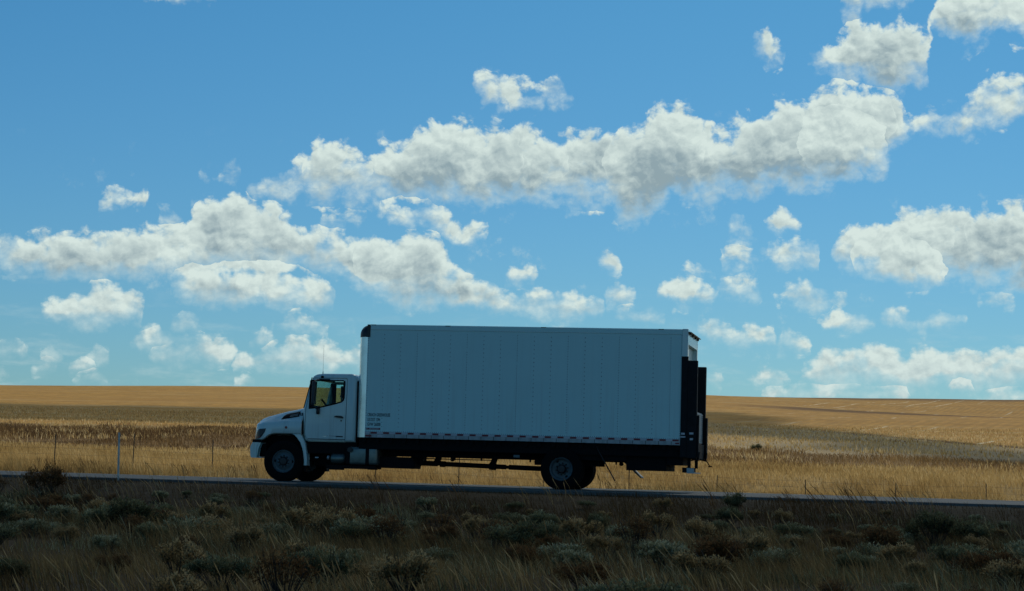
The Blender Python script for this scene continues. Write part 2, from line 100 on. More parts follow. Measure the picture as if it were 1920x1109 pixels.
def sky_world():
    w = bpy.data.worlds.new('World'); sc.world = w; w.use_nodes = True
    w.cycles.sampling_method = 'MANUAL'; w.cycles.sample_map_resolution = 512
    T = NT(w.node_tree); T.n.clear()
    sky = T.node('ShaderNodeTexSky', sky_type='NISHITA'); sky.sun_disc = False
    sky.sun_elevation = SUN_EL; sky.sun_rotation = SUN_AZ; sky.altitude = 500
    sky.air_density = 1.0; sky.dust_density = 0.6; sky.ozone_density = 2.5
    d = T.node('ShaderNodeTexCoord').outputs['Generated']
    x, y, z = T.sep(d)
    az = T.math('MULTIPLY', T.math('ARCTAN2', x, y), 180/math.pi)
    el = T.math('MULTIPLY', T.math('ARCSINE', z), 180/math.pi)
    p = T.comb(az, el)
    # finer lumps nearer the horizon, where clouds are farther away
    dens = T.maprange(el, 1, 13, 1.7, 0.8, smooth=False)
    big = T.noise(p, 0.9, 6, .52, '2D', color=True)
    fin = T.noise(T.vmath('ADD', p, (31.7, 12.1, 0)), 3.4, 4, .55, '2D', color=True)
    br, bg, bb = T.sep(big); fr, fg, fb = T.sep(fin)
    amp = T.maprange(el, 1.0, 8.0, 0.45, 1.0, smooth=False)
    def wob(a, b, k1, k2):
        v = T.math('ADD', T.math('MULTIPLY', T.math('SUBTRACT', a, .5), k1), T.math('MULTIPLY', T.math('SUBTRACT', b, .5), k2))
        return T.math('MULTIPLY', v, amp)
    aw = T.math('ADD', az, wob(br, fr, .50, .16)); ew = T.math('ADD', el, wob(bg, fg, .34, .12))
    u = T.math('DIVIDE', T.math('ADD', aw, 26.0), 32.0)
    v = T.math('DIVIDE', T.math('ADD', ew, 1.0), 15.0)
    s = None; upm = None; dnm = None
    for top, bot in BANDS:
        o = []
        for pts in (top, bot):
            fc = T.node('ShaderNodeFloatCurve'); c = fc.mapping.curves[0]
            pts = list(pts)
            if pts[0][0] > 0.0: pts = [(0.0, pts[0][1])] + pts
            if pts[-1][0] < 1.0: pts = pts + [(1.0, pts[-1][1])]
            c.points[0].location = pts[0]; c.points[1].location = pts[-1]
            for q in pts[1:-1]: c.points.new(q[0], q[1])
            for q in c.points: q.handle_type = 'VECTOR'
            fc.mapping.update(); T.put(fc.inputs['Value'], u); o.append(fc.outputs[0])
        up_, dn = T.math('SUBTRACT', o[0], v), T.math('SUBTRACT', v, o[1])
        sd = T.math('MINIMUM', up_, dn)
        s = sd if s is None else T.math('MAXIMUM', s, sd)
        # depth below the crown and height above the base of the bank this direction falls in
        ins = T.math('GREATER_THAN', sd, -0.012)
        upg = T.math('ADD', up_, T.math('MULTIPLY', T.math('SUBTRACT', 1.0, ins), 4.0)); dng = T.math('MULTIPLY', dn, ins)
        upm = upg if upm is None else T.math('SMOOTH_MIN', upm, upg, .012)
        dnm = dng if dnm is None else T.math('MAXIMUM', dnm, dng)
    s = T.math('MULTIPLY_ADD', s, 15.0, .17)                 # degrees inside the outline
    upm = T.math('MULTIPLY', T.math('MULTIPLY', upm, T.math('LESS_THAN', upm, 2.0)), 15.0); dnm = T.math('MULTIPLY', dnm, 15.0)
    # scattered cloud outside the surveyed window of sky, ahead of the camera only
    away = T.math('MAXIMUM', T.maprange(el, 13.5, 17, 0, 1), T.math('MAXIMUM', T.maprange(az, 5, 9, 0, 1), T.maprange(az, -26, -31, 0, 1)))
    gn = T.noise(d, 5.0, 6, .55)
    front = T.maprange(y, -.1, .35, 0, 1)
    gs = T.math('MULTIPLY', T.math('SUBTRACT', gn, .53), 9.0)
    gs = T.math('SUBTRACT', gs, T.math('MULTIPLY', T.math('SUBTRACT', 1.0, T.math('MULTIPLY', away, front)), 9.0))
    s = T.math('MAXIMUM', s, gs)
    def billow(dx, dy):
        vo = T.node('ShaderNodeTexVoronoi', voronoi_dimensions='2D', feature='SMOOTH_F1'); vo.inputs['Scale'].default_value = 1.0
        vo.inputs['Smoothness'].default_value = .25; vo.inputs['Detail'].default_value = 3.0; vo.inputs['Roughness'].default_value = .52; vo.inputs['Lacunarity'].default_value = 2.3
        # lobes shrink towards the horizon with distance
        T.put(vo.inputs['Vector'], T.comb(T.math('MULTIPLY', T.math('ADD', aw, dx), 1.15), T.math('MULTIPLY', T.math('ADD', ew, dy), 1.5)))
        return vo.outputs['Distance']
    b0, b1 = billow(0.0, 0.0), billow(.07, .13)
    lobe = T.math('SUBTRACT', .52, b0)
    s = T.math('ADD', s, T.math('MULTIPLY', lobe, T.math('MULTIPLY', amp, .55)))
    e1 = T.noise(T.vmath('ADD', p, (7.3, 55.1, 0)), 1.7, 6, .52, '2D')
    e2 = T.noise(T.vmath('ADD', p, (1.3, 5.1, 0)), .8, 3, .5, '2D')
    edge = T.math('ADD', s, T.math('MULTIPLY', T.math('SUBTRACT', e1, .5), T.math('MULTIPLY', amp, .85)))
    soft = T.maprange(T.math('ADD', e2, T.math('MULTIPLY', T.math('SUBTRACT', upm, dnm), .25)), .32, .62, .34, 1.1)
    alpha = T.math('DIVIDE', T.math('ADD', edge, .13), soft, clamp=True)
    alpha = T.math('POWER', T.maprange(alpha, 0, 1), .85)
    wisp = T.noise(T.comb(T.math('MULTIPLY', az, .35), T.math('MULTIPLY', el, 1.5)), 1.3, 7, .62, '2D')
    wisp = T.math('MULTIPLY', T.maprange(wisp, .50, .78, 0, .32), T.maprange(el, 6, 1, 0, 1))
    wis2 = T.noise(T.vmath('ADD', p, (91, 12, 0)), .7, 8, .68, '2D')
    wis2 = T.math('MULTIPLY', T.maprange(wis2, .60, .82, 0, .40), T.maprange(el, 9.5, 6, .0, 1))
    alpha = T.math('MAXIMUM', alpha, T.math('MAXIMUM', wisp, wis2))
    alpha = T.math('MULTIPLY', alpha, T.maprange(el, -.2, .8, .5, 1.0))
    # light inside the clouds: crowns and thin edges bright, deep parts grey-blue, each lobe lit on its upper side
    n2 = T.noise(T.vmath('ADD', p, (3.1, 8.4, 0)), .55, 4, .50, '2D')
    n4 = T.noise(T.vmath('ADD', p, (13.1, 28.4, 0)), 1.7, 5, .55, '2D')
    relief = T.math('MULTIPLY', T.math('SUBTRACT', b1, b0), .60)
    deep = T.math('ADD', T.math('MULTIPLY', upm, .75), T.math('MULTIPLY', T.math('SUBTRACT', n2, .5), 2.6))
    deep = T.math('ADD', deep, T.math('MULTIPLY', T.math('SUBTRACT', n4, .5), .85))
    dark = T.maprange(deep, -.25, 1.75)
    dark = T.math('MULTIPLY', dark, T.maprange(T.math('ADD', edge, T.math('MULTIPLY', T.math('SUBTRACT', n4, .5), .4)), .0, .75))
    dark = T.math('SUBTRACT', T.math('ADD', T.math('MULTIPLY', dark, .95), .10), relief, clamp=True)
    cl = T.mix(dark, (.67, .785, .745, 1), (.275, .375, .415, 1))
    hz = T.maprange(el, -.5, 4.5, .42, .0)
    cl = T.mix(hz, cl, (.40, .58, .64, 1))
    # the camera's cool rendering of the blue
    base = T.mix(1.0, T.vmath('MULTIPLY', sky.outputs[0], (SKY_K, SKY_K, SKY_K)), T.mix(T.maprange(el, 0, 14, 0, 1, smooth=False), SKY_LOW, SKY_HIGH), 'MULTIPLY')
    # clouds are written in picture brightness, the sky in its own; both share one Background
    clk = T.vmath('MULTIPLY', cl, (CLOUD_K, CLOUD_K, CLOUD_K))
    out = T.mix(alpha, base, clk)
    bg = T.node('ShaderNodeBackground'); T.put(bg.inputs[0], out); bg.inputs[1].default_value = 0.1
    wo = T.node('ShaderNodeOutputWorld'); T.put(wo.inputs[0], bg.outputs[0])
SKY_K = 1.0; CLOUD_K = 10.0
SKY_LOW = (.25, .455, .62, 1); SKY_HIGH = (.17, .475, .635, 1)
sky_world()

# ------------------------------------------------------------------ helpers
def mat(name, color, rough=.6, metal=0.0, spec=.5, bump=0.0, bscale=40.0, vary=0.0, vscale=2.0, coat=0.0):
    m = bpy.data.materials.new(name); m.use_nodes = True
    T = NT(m.node_tree); b = T.n['Principled BSDF']
    b.inputs['Base Color'].default_value = (*color, 1); b.inputs['Roughness'].default_value = rough
    b.inputs['Metallic'].default_value = metal; b.inputs['Specular IOR Level'].default_value = spec
    b.inputs['Coat Weight'].default_value = coat
    tc = T.node('ShaderNodeTexCoord').outputs['Object']
    if vary:
        n = T.noise(tc, vscale, 5, .6)
        T.put(b.inputs['Base Color'], T.mix(T.maprange(n, .35, .7), (*color, 1), (*[c*(1-vary) for c in color], 1)))
    if bump:
        bn = T.node('ShaderNodeBump'); bn.inputs['Strength'].default_value = bump; bn.inputs['Distance'].default_value = .02
        T.put(bn.inputs['Height'], T.noise(tc, bscale, 4, .5)); T.put(b.inputs['Normal'], bn.outputs[0])
    return m

def tag(o, label=None, cat=None, group=None, kind=None):
    for k, v in (('label', label), ('category', cat), ('group', group), ('kind', kind)):
        if v: o[k] = v
    return o
def empty(name, loc=(0, 0, 0), rz=0.0):
    o = bpy.data.objects.new(name, None); o.empty_display_size = .3; col.objects.link(o)
    o.location = loc; o.rotation_euler = (0, 0, rz); return o
def add_obj(name, me, mt=None, parent=None, smooth=False):
    if mt is not None: me.materials.append(mt)
    o = bpy.data.objects.new(name, me); col.objects.link(o)
    if parent is not None: o.parent = parent
    if smooth:
        me.polygons.foreach_set('use_smooth', [True]*len(me.polygons))
    return o

class MB:
    """collects shapes in one bmesh and links them as one object"""
    def __init__(s): s.b = bmesh.new()
    def box(s, x0, x1, y0, y1, z0, z1, bev=0.0, seg=2, rot=None, piv=None):
        b = bmesh.new(); bmesh.ops.create_cube(b, size=1)
        bmesh.ops.scale(b, vec=(x1-x0, y1-y0, z1-z0), verts=b.verts)
        if bev: bmesh.ops.bevel(b, geom=b.edges[:], offset=bev, segments=seg, affect='EDGES', profile=.5)
        bmesh.ops.translate(b, vec=((x0+x1)/2, (y0+y1)/2, (z0+z1)/2), verts=b.verts)
        if rot is not None: bmesh.ops.rotate(b, cent=piv or (0, 0, 0), matrix=rot, verts=b.verts)
        s.join(b); return s
    def join(s, b):
        me = bpy.data.meshes.new('t'); b.to_mesh(me); b.free(); s.b.from_mesh(me); bpy.data.meshes.remove(me)
    def prism(s, pts, y0, y1, bev=0.0, seg=2, axis='y', shear=None):
        b = bmesh.new()
        def P(a, c, t): return {'y': (a, t, c), 'x': (t, a, c), 'z': (a, c, t)}[axis]
        A = [b.verts.new(P(a, c, y0)) for a, c in pts]; B = [b.verts.new(P(a, c, y1)) for a, c in pts]
        n = len(pts); b.faces.new(A); b.faces.new(B[::-1])
        for i in range(n): b.faces.new((A[i], B[i], B[(i+1) % n], A[(i+1) % n]))
        bmesh.ops.recalc_face_normals(b, faces=b.faces)
        if bev:
            ed = [e for e in b.edges if abs(e.verts[0].co[{'x': 0, 'y': 1, 'z': 2}[axis]] - e.verts[1].co[{'x': 0, 'y': 1, 'z': 2}[axis]]) < 1e-6]
            bmesh.ops.bevel(b, geom=ed, offset=bev, segments=seg, affect='EDGES', profile=.5)
        s.join(b); return s
    def tube(s, path, r, seg=8, cap=True):
        b = bmesh.new(); rings = []
        rs = r if isinstance(r, (list, tuple)) else [r]*len(path)
        path = [Vector(p) for p in path]
        for i, p in enumerate(path):
            t = (path[min(i+1, len(path)-1)] - path[max(i-1, 0)]).normalized()
            a = t.orthogonal().normalized() if i == 0 else (a - t*a.dot(t)).normalized()
            c = t.cross(a)
            rings.append([b.verts.new(p + (a*math.cos(2*math.pi*k/seg) + c*math.sin(2*math.pi*k/seg))*rs[i]) for k in range(seg)])
        for i in range(len(rings)-1):
            for k in range(seg):
                b.faces.new((rings[i][k], rings[i][(k+1) % seg], rings[i+1][(k+1) % seg], rings[i+1][k]))
        if cap: b.faces.new(rings[0][::-1]); b.faces.new(rings[-1])
        bmesh.ops.recalc_face_normals(b, faces=b.faces); s.join(b); return s
    def lathe(s, prof, c, seg=48, axis='y', cap=True):
        """prof = (radius, distance along the axis)"""
        b = bmesh.new(); rings = []
        for rr, t in prof:
            ring = []
            for k in range(seg):
                a = 2*math.pi*k/seg; ca, sa = rr*math.cos(a), rr*math.sin(a)
                q = {'y': (ca, t, sa), 'z': (ca, sa, t), 'x': (t, ca, sa)}[axis]
                ring.append(b.verts.new((c[0]+q[0], c[1]+q[1], c[2]+q[2])))
            rings.append(ring)
        for i in range(len(rings)-1):
            for k in range(seg):
                b.faces.new((rings[i][k], rings[i][(k+1) % seg], rings[i+1][(k+1) % seg], rings[i+1][k]))
        for ring, rr in ((rings[0], prof[0][0]), (rings[-1], prof[-1][0])):
            if rr > 1e-5 and cap: b.faces.new(ring)
        bmesh.ops.remove_doubles(b, verts=b.verts, dist=1e-6)
        bmesh.ops.recalc_face_normals(b, faces=b.faces); s.join(b); return s
    def grid(s, P):
        """P[i][j] -> sheet"""
        b = bmesh.new(); V = [[b.verts.new(p) for p in row] for row in P]
        for i in range(len(V)-1):
            for j in range(len(V[0])-1):
                b.faces.new((V[i][j], V[i+1][j], V[i+1][j+1], V[i][j+1]))
        s.join(b); return s
    def build(s, name, mt=None, parent=None, smooth=False, sharp=None):
        me = bpy.data.meshes.new(name); s.b.to_mesh(me); s.b.free()
        o = add_obj(name, me, mt, parent, smooth)
        if sharp is not None: me.set_sharp_from_angle(angle=R(sharp))
        return o
def mesh_np(name, co, faces, mt=None, parent=None, tone=None, smooth=False):
    """co (n,3); faces: list of int arrays (m,k)"""
    me = bpy.data.meshes.new(name)
    me.vertices.add(len(co)); me.vertices.foreach_set('co', np.asarray(co, np.float32).ravel())
    idx = np.concatenate([f.ravel() for f in faces]).astype(np.int32)
    tot = np.concatenate([np.full(len(f), f.shape[1], np.int32) for f in faces])
    st = np.concatenate([[0], np.cumsum(tot)[:-1]]).astype(np.int32)
    me.loops.add(len(idx)); me.loops.foreach_set('vertex_index', idx)
    me.polygons.add(len(tot)); me.polygons.foreach_set('loop_start', st)
    me.update(calc_edges=True); me.validate()
    if tone is not None:
        at = me.attributes.new('tone', 'FLOAT', 'POINT'); at.data.foreach_set('value', np.asarray(tone, np.float32))
    return add_obj(name, me, mt, parent, smooth)
def text_part(body, size, loc, mt, parent, name, sx=1.0, rot=(math.pi/2, 0, 0), bold=0.0, shear=0.0, ext=.0015):
    cu = bpy.data.curves.new('t', 'FONT'); cu.body = body; cu.size = size; cu.extrude = ext; cu.offset = bold; cu.shear = shear
    o = bpy.data.objects.new('t', cu); col.objects.link(o); o.scale = (sx, 1, 1)
    bpy.context.view_layer.update()
    me = bpy.data.meshes.new_from_object(o.evaluated_get(bpy.context.evaluated_depsgraph_get()))
    me.transform(Matrix.Translation(loc) @ Matrix.Rotation(rot[2], 4, 'Z') @ Matrix.Rotation(rot[0], 4, 'X') @ Matrix.Diagonal((sx, 1, 1, 1)))
    bpy.data.objects.remove(o); bpy.data.curves.remove(cu)
    return add_obj(name, me, mt, parent)
def boolean(a, b, op='DIFFERENCE'):
    """a := a op b, b removed"""
    md = a.modifiers.new('b', 'BOOLEAN'); md.operation = op; md.object = b; md.solver = 'EXACT'
    bpy.context.view_layer.update()
    me = bpy.data.meshes.new_from_object(a.evaluated_get(bpy.context.evaluated_depsgraph_get()))
    a.modifiers.clear(); old = a.data; a.data = me; me.name = a.name
    bpy.data.objects.remove(b); return a
def copy_tree(o, parent=None):
    c = o.copy(); col.objects.link(c); c.parent = parent
    for ch in list(o.children): copy_tree(ch, c)
    return c

# ------------------------------------------------------------------ terrain
EY = [20, 44, 56, 61, 66, 78, 90, 115, 140, 180, 240, 320, 420, 480]
EE = [None, -43.75, -37.9, -29, -19, -2, 13, 40, 62, 80, 103, 125, 138, 141]
def sstep(a, b, x):
    t = np.clip((x-a)/(b-a), 0, 1); return t*t*(3-2*t)
def vnoise(x, y, seed=0):
    """smooth value noise, -1..1"""
    xi = np.floor(x).astype(np.int64); yi = np.floor(y).astype(np.int64); fx = x-xi; fy = y-yi
    def h(a, b):
        n = (a*374761393 + b*668265263 + seed*1442695041) & 0xffffffff
        n = ((n ^ (n >> 13))*1274126177) & 0xffffffff
        return ((n ^ (n >> 16)) & 0xffff)/32767.5-1
    ux = fx*fx*(3-2*fx); uy = fy*fy*(3-2*fy)
    return (h(xi, yi)*(1-ux)+h(xi+1, yi)*ux)*(1-uy)+(h(xi, yi+1)*(1-ux)+h(xi+1, yi+1)*ux)*uy
def height(x, y):
    x = np.asarray(x, float); y = np.asarray(y, float); x, y = np.broadcast_arrays(x, y)
    # median between the carriageways
    near = np.interp(y, [-60, -8, 2, 8, 14, 24, 34, 40, 43.6, 44.2, 55.8, 56.3], [-.95, -.95, -.95, -1.05, -1.12, -1.08, -.92, -.62, -.16, -.07, -.07, -.08])
    near = near + .07*vnoise(x/2.3, y/2.3, 3)*sstep(43.5, 40, y)
    s = np.clip((np.arctan2(x, np.maximum(y, 30)) + .1815)/.2493, -1.6, 1.6)
    e = np.interp(y, EY[1:], EE[1:])
    ye = np.clip(y, 44, 480)
    e = e + (13*s + np.interp(s, [-1, -.4, 0, .375, .67, 1], [8, 8.6, 4, -.8, -6, -5]))*sstep(120, 420, ye) + sstep(.35, 1.0, s)*np.interp(ye, [240, 300, 350, 400, 480], [0, -7, -25, -16, 0])
    z = EYE + e*ye/3850
    z = z + .05*vnoise(x/3, y/3, 5)*sstep(58, 66, y) + .25*vnoise(x/40, y/30, 8)*sstep(120, 240, y)
    far = np.maximum(y-480, 0)
    z = z - .045*far*(far < 600) - 27*(far >= 600)
    z = z - .62*sstep(-27, 1, x)*sstep(55.6, 59, y)*sstep(76, 66, y)
    t = sstep(55.8, 57, y)
    return np.where(y < 56.3, near, near*(1-t)*0 + z)
def hz(x, y): return float(height(x, y))

def ground_material():
    m = bpy.data.materials.new('field_soil_and_stubble'); m.use_nodes = True
    T = NT(m.node_tree); b = T.n['Principled BSDF']; b.inputs['Roughness'].default_value = 1.0; b.inputs['Specular IOR Level'].default_value = 0.05
    pos = T.node('ShaderNodeNewGeometry').outputs['Position']; x, y, z = T.sep(pos)
    wob = T.noise(T.vmath('MULTIPLY', pos, (.09, .09, 0)), 1, 4, .6)
    yw = T.math('ADD', y, T.math('MULTIPLY', T.math('SUBTRACT', wob, .5), 22))
    fine = T.noise(T.vmath('MULTIPLY', pos, (2.2, .8, 0)), 1, 5, .7)
    streak = T.noise(T.vmath('MULTIPLY', pos, (.05, .30, 0)), 1, 5, .65)
    big = T.noise(T.vmath('MULTIPLY', pos, (.012, .02, 0)), 1, 3, .5)
    midn = T.noise(T.vmath('MULTIPLY', pos, (.45, .16, 0)), 1, 6, .75)
    lay = T.noise(T.vmath('MULTIPLY', pos, (.015, .12, 0)), 1, 6, .7)
    soil = T.mix(fine, (.035, .028, .018, 1), (.09, .07, .04, 1))
    straw = T.mix(fine, (.22, .15, .055, 1), (.36, .25, .10, 1))
    weed = T.mix(fine, (.14, .085, .035, 1), (.27, .17, .065, 1))
    stub = T.mix(T.maprange(streak, .3, .7), (.50, .265, .058, 1), (.62, .355, .09, 1))
    stub = T.mix(T.maprange(fine, .35, .65, 0, .45), stub, (.26, .165, .055, 1))
    stub = T.mix(T.maprange(big, .4, .65, 0, .35), stub, (.44, .235, .06, 1))
    stub = T.mix(T.maprange(midn, .40, .62, 0, .60), stub, (.30, .165, .045, 1))
    stub = T.mix(T.maprange(lay, .50, .66, 0, .55), stub, (.50, .37, .17, 1))
    stub = T.mix(T.maprange(lay, .47, .34, 0, .45), stub, (.30, .16, .045, 1))
    # drill rows running up the slope on the right, with pale chaff left in some of them
    u = T.math('SUBTRACT', x, T.math('MULTIPLY', y, .13))
    u = T.math('ADD', u, T.math('MULTIPLY', T.math('SUBTRACT', wob, .5), .7))
    row = T.math('ABSOLUTE', T.math('SUBTRACT', T.math('FRACT', T.math('DIVIDE', u, 5.2)), .5))
    rows = T.maprange(row, .06, .0)
    gate = T.maprange(T.noise(T.vmath('MULTIPLY', pos, (.05, .018, 0)), 1, 3, .6), .50, .60)
    rightside = T.maprange(T.math('DIVIDE', x, y), -.09, -.02)
    furrow = T.maprange(T.math('ABSOLUTE', T.math('SUBTRACT', T.math('FRACT', T.math('DIVIDE', u, 1.3)), .5)), .1, .4)
    stub = T.mix(T.math('MULTIPLY', T.math('MULTIPLY', furrow, rightside), .35), stub, (.27, .165, .055, 1))
    stub = T.mix(T.math('MULTIPLY', T.math('MULTIPLY', rows, gate), rightside), stub, (.72, .62, .40, 1))
    # grazed grey-tan strip in front of the slope on the right; weedy bank along its edge
    s = T.math('DIVIDE', T.math('ADD', T.math('ARCTAN2', x, y), .1815), .2493)
    line = T.math('SUBTRACT', T.math('SUBTRACT', yw, 0), T.math('ADD', 178.0, T.math('MULTIPLY', T.math('SUBTRACT', s, .7), -137.0)))
    low = T.math('MULTIPLY', T.maprange(line, 2, -4), T.maprange(s, .25, .5))
    stub = T.mix(low, stub, T.mix(fine, (.30, .22, .11, 1), (.42, .33, .19, 1)))
    bank = T.math('MULTIPLY', T.maprange(T.math('ABSOLUTE', line), 5, 1), T.maprange(s, .55, .72))
    stub = T.mix(bank, stub, (.10, .06, .03, 1))
    crest = T.math('MULTIPLY', T.maprange(T.math('ABSOLUTE', T.math('SUBTRACT', yw, 322.0)), 16, 5), T.maprange(s, .38, .6))
    stub = T.mix(T.math('MULTIPLY', crest, .9), stub, (.13, .075, .035, 1))
    top = T.math('MULTIPLY', T.maprange(yw, 455, 475), T.maprange(s, .1, .7))
    stub = T.mix(T.math('MULTIPLY', top, .8), stub, (.14, .09, .05, 1))
    c = T.mix(T.maprange(y, 55.5, 57), soil, straw)
    c = T.mix(T.maprange(yw, 88, 93), c, weed)
    edge_y = T.math('SUBTRACT', 138.0, T.math('MULTIPLY', T.maprange(x, -34, 0), 27.0))
    c = T.mix(T.maprange(T.math('SUBTRACT', yw, edge_y), -3, 7), c, stub)
    T.put(b.inputs['Base Color'], c)
    bn = T.node('ShaderNodeBump'); bn.inputs['Strength'].default_value = .6; bn.inputs['Distance'].default_value = .12
    T.put(bn.inputs['Height'], T.noise(T.vmath('MULTIPLY', pos, (3, 3, 3)), 1, 5, .6)); T.put(b.inputs['Normal'], bn.outputs[0])
    return m

def build_ground():
    ys = np.concatenate([np.arange(-60, 20, 4), np.arange(20, 56, .6), np.arange(56, 140, .8), np.arange(140, 500, 2.5), np.geomspace(500, 8000, 40)])
    us = np.linspace(-1, 1, 220)
    wid = np.maximum(60, np.abs(ys)*1.2)
    X = us[None, :]*wid[:, None] - .18*np.maximum(ys, 0)[:, None]; Y = np.repeat(ys[:, None], len(us), 1)
    Z = height(X, Y)
    co = np.stack([X, Y, Z], -1).reshape(-1, 3)
    n, k = X.shape; i = np.arange(n-1)[:, None]*k + np.arange(k-1)[None, :]
    f = np.stack([i, i+1, i+k+1, i+k], -1).reshape(-1, 4)
    tag(mesh_np('ground', co, [f], ground_material(), smooth=True), kind='structure')
build_ground()

# road: one carriageway crossing the view
def asphalt():
    m = bpy.data.materials.new('worn_asphalt'); m.use_nodes = True
    T = NT(m.node_tree); b = T.n['Principled BSDF']
    pos = T.node('ShaderNodeNewGeometry').outputs['Position']
    n = T.noise(pos, 30, 4, .7); n2 = T.noise(T.vmath('MULTIPLY', pos, (.15, 1.2, 1)), 1, 4, .6)
    T.put(b.inputs['Base Color'], T.mix(T.maprange(n2, .3, .7), T.mix(n, (.040, .044, .038, 1), (.070, .075, .065, 1)), (.105, .11, .095, 1)))
    b.inputs['Roughness'].default_value = .85
    bn = T.node('ShaderNodeBump'); bn.inputs['Strength'].default_value = .3; bn.inputs['Distance'].default_value = .01
    T.put(bn.inputs['Height'], n); T.put(b.inputs['Normal'], bn.outputs[0]); return m
PAINT = mat('road_paint', (.80, .80, .74), .7, vary=.35, vscale=1.5)
mb = MB(); mb.prism([(46.0, -.28), (46.3, -.01), (46.36, 0), (55.0, 0), (55.06, -.01), (55.4, -.3)], -500, 420, axis='x')
tag(mb.build('road', asphalt()), kind='structure')
mb = MB(); mb.box(-500, 420, 54.22, 54.37, .004, .008)
tag(mb.build('road_edge_line', PAINT), kind='structure')
# ------------------------------------------------------------------ truck
# coordinates: x from -7.8 (nose) to 3.6 (lift gate) along the road, y = 0 at the near side of the box, z up
WHITE = mat('dull_white_paint', (.68, .84, .80), .35, vary=.14, vscale=1.3, coat=.5)
BOXW = mat('box_panel_white', (.60, .88, .85), .5, vary=.10, vscale=.8)
BARE = mat('aluminium_trim', (.42, .44, .45), .45, metal=.35, vary=.3, vscale=6)
def grime(m, base, dirt, amt=.35):
    T = NT(m.node_tree); b = T.n['Principled BSDF']; tc = T.node('ShaderNodeTexCoord').outputs['Object']
    runs = T.noise(T.vmath('MULTIPLY', tc, (9, 9, .35)), 1, 5, .65); low = T.sep(tc)[2]
    f = T.math('MULTIPLY', T.maprange(runs, .48, .72), T.maprange(low, 3.9, 1.2, .25, 1.0))
    bl = T.noise(tc, .9, 4, .6)
    c = T.mix(T.maprange(bl, .35, .7, 0, .10), (*base, 1), (*[q*.7 for q in base], 1))
    T.put(b.inputs['Base Color'], T.mix(T.math('MULTIPLY', f, amt), c, (*dirt, 1)))
    bn = T.node('ShaderNodeBump'); bn.inputs['Strength'].default_value = .35; bn.inputs['Distance'].default_value = .03
    T.put(bn.inputs['Height'], T.noise(T.vmath('MULTIPLY', tc, (1.6, 1, .5)), 1, 3, .5)); T.put(b.inputs['Normal'], bn.outputs[0])
grime(BOXW, (.60, .88, .85), (.34, .36, .32), .18); grime(WHITE, (.68, .84, .80), (.32, .33, .29), .3)
POSTM = mat('weathered_corner_metal', (.92, .93, .90), .24, metal=1.0, vary=.15, vscale=3)
BLACK = mat('black_frame_paint', (.006, .006, .007), .8, spec=.2)
BLACKG = mat('black_plastic', (.014, .015, .018), .4)
DARKST = mat('dark_steel_gate', (.010, .012, .014), .7, spec=.25, vary=.4, vscale=5)
RUBBER = mat('tyre_rubber', (.007, .007, .007), .95, spec=.15, bump=.3, bscale=60)
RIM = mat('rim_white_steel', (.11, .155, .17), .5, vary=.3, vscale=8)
RIVET = mat('rivet_dull_steel', (.07, .10, .11), .7, spec=.2)
RIVETL = mat('rivet_bright', (.85, .88, .88), .4)
REDT = mat('reflective_red', (.20, .015, .02), .5)
WHT = mat('reflective_white', (.55, .56, .58), .5)
INK = mat('lettering_dark_ink', (.02, .035, .045), .6)
CHROME = mat('chrome', (.75, .77, .78), .15, metal=1.0)
TANKM = mat('brushed_tank_metal', (.20, .24, .22), .38, metal=.7, vary=.3, vscale=5)
LENS = mat('headlight_lens', (.02, .03, .04), .25, spec=.4)
AMBER = mat('marker_red', (.22, .02, .015), .3)
SEAT = mat('seat_cloth', (.04, .042, .05), .9)
LITEG = mat('mesh_grey', (.50, .53, .52), .6)
MUD = mat('mud_flap_rubber', (.02, .02, .022), .6)
MUDL = mat('mud_flap_lit', (.50, .52, .50), .7)  # pale grey carries the sky light on the far flap's face
def glass(name, tint, rough=.02):
    m = bpy.data.materials.new(name); m.use_nodes = True; T = NT(m.node_tree); T.n.remove(T.n['Principled BSDF'])
    tr = T.node('ShaderNodeBsdfTransparent'); tr.inputs[0].default_value = (*tint, 1)
    gl = T.node('ShaderNodeBsdfGlossy'); gl.inputs['Roughness'].default_value = rough
    mx = T.node('ShaderNodeMixShader'); fr = T.node('ShaderNodeFresnel'); fr.inputs[0].default_value = 1.25
    T.put(mx.inputs[0], T.math('MULTIPLY', fr.outputs[0], .45)); T.put(mx.inputs[1], tr.outputs[0]); T.put(mx.inputs[2], gl.outputs[0])
    T.put(T.n['Material Output'].inputs[0], mx.outputs[0]); return m
GLASS = glass('tinted_window_glass', (.70, .84, .84))

TX, TY = -8.0, 49.63
truck = empty('box_truck', (TX, TY, 0))
tag(truck, 'white box truck with long riveted cargo box and black lift gate driving on the road', 'truck')

# --- cargo box
L0, L1, BW = -4.97, 3.26, 2.59
box = MB(); box.box(-4.73, 3.12, 0, BW, 1.15, 3.93).build('cargo_box', BOXW, truck)
cargo = truck.children[0]
mb = MB()
arc = [(-4.73, 0)] + [(-4.73-.24*math.sin(a), .24-.24*math.cos(a)) for a in np.linspace(0, math.pi/2, 9)][1:]
prof = arc + [(-4.97, BW-.24)] + [(-4.73-.24*math.cos(a), BW-.24+.24*math.sin(a)) for a in np.linspace(0, math.pi/2, 9)][1:] + [(-4.72, BW), (-4.72, 0)]
mb.prism(prof[:-1], 1.146, 3.66, axis='z')
front = mb.build('front_corner_wall', POSTM, cargo, smooth=True, sharp=40)
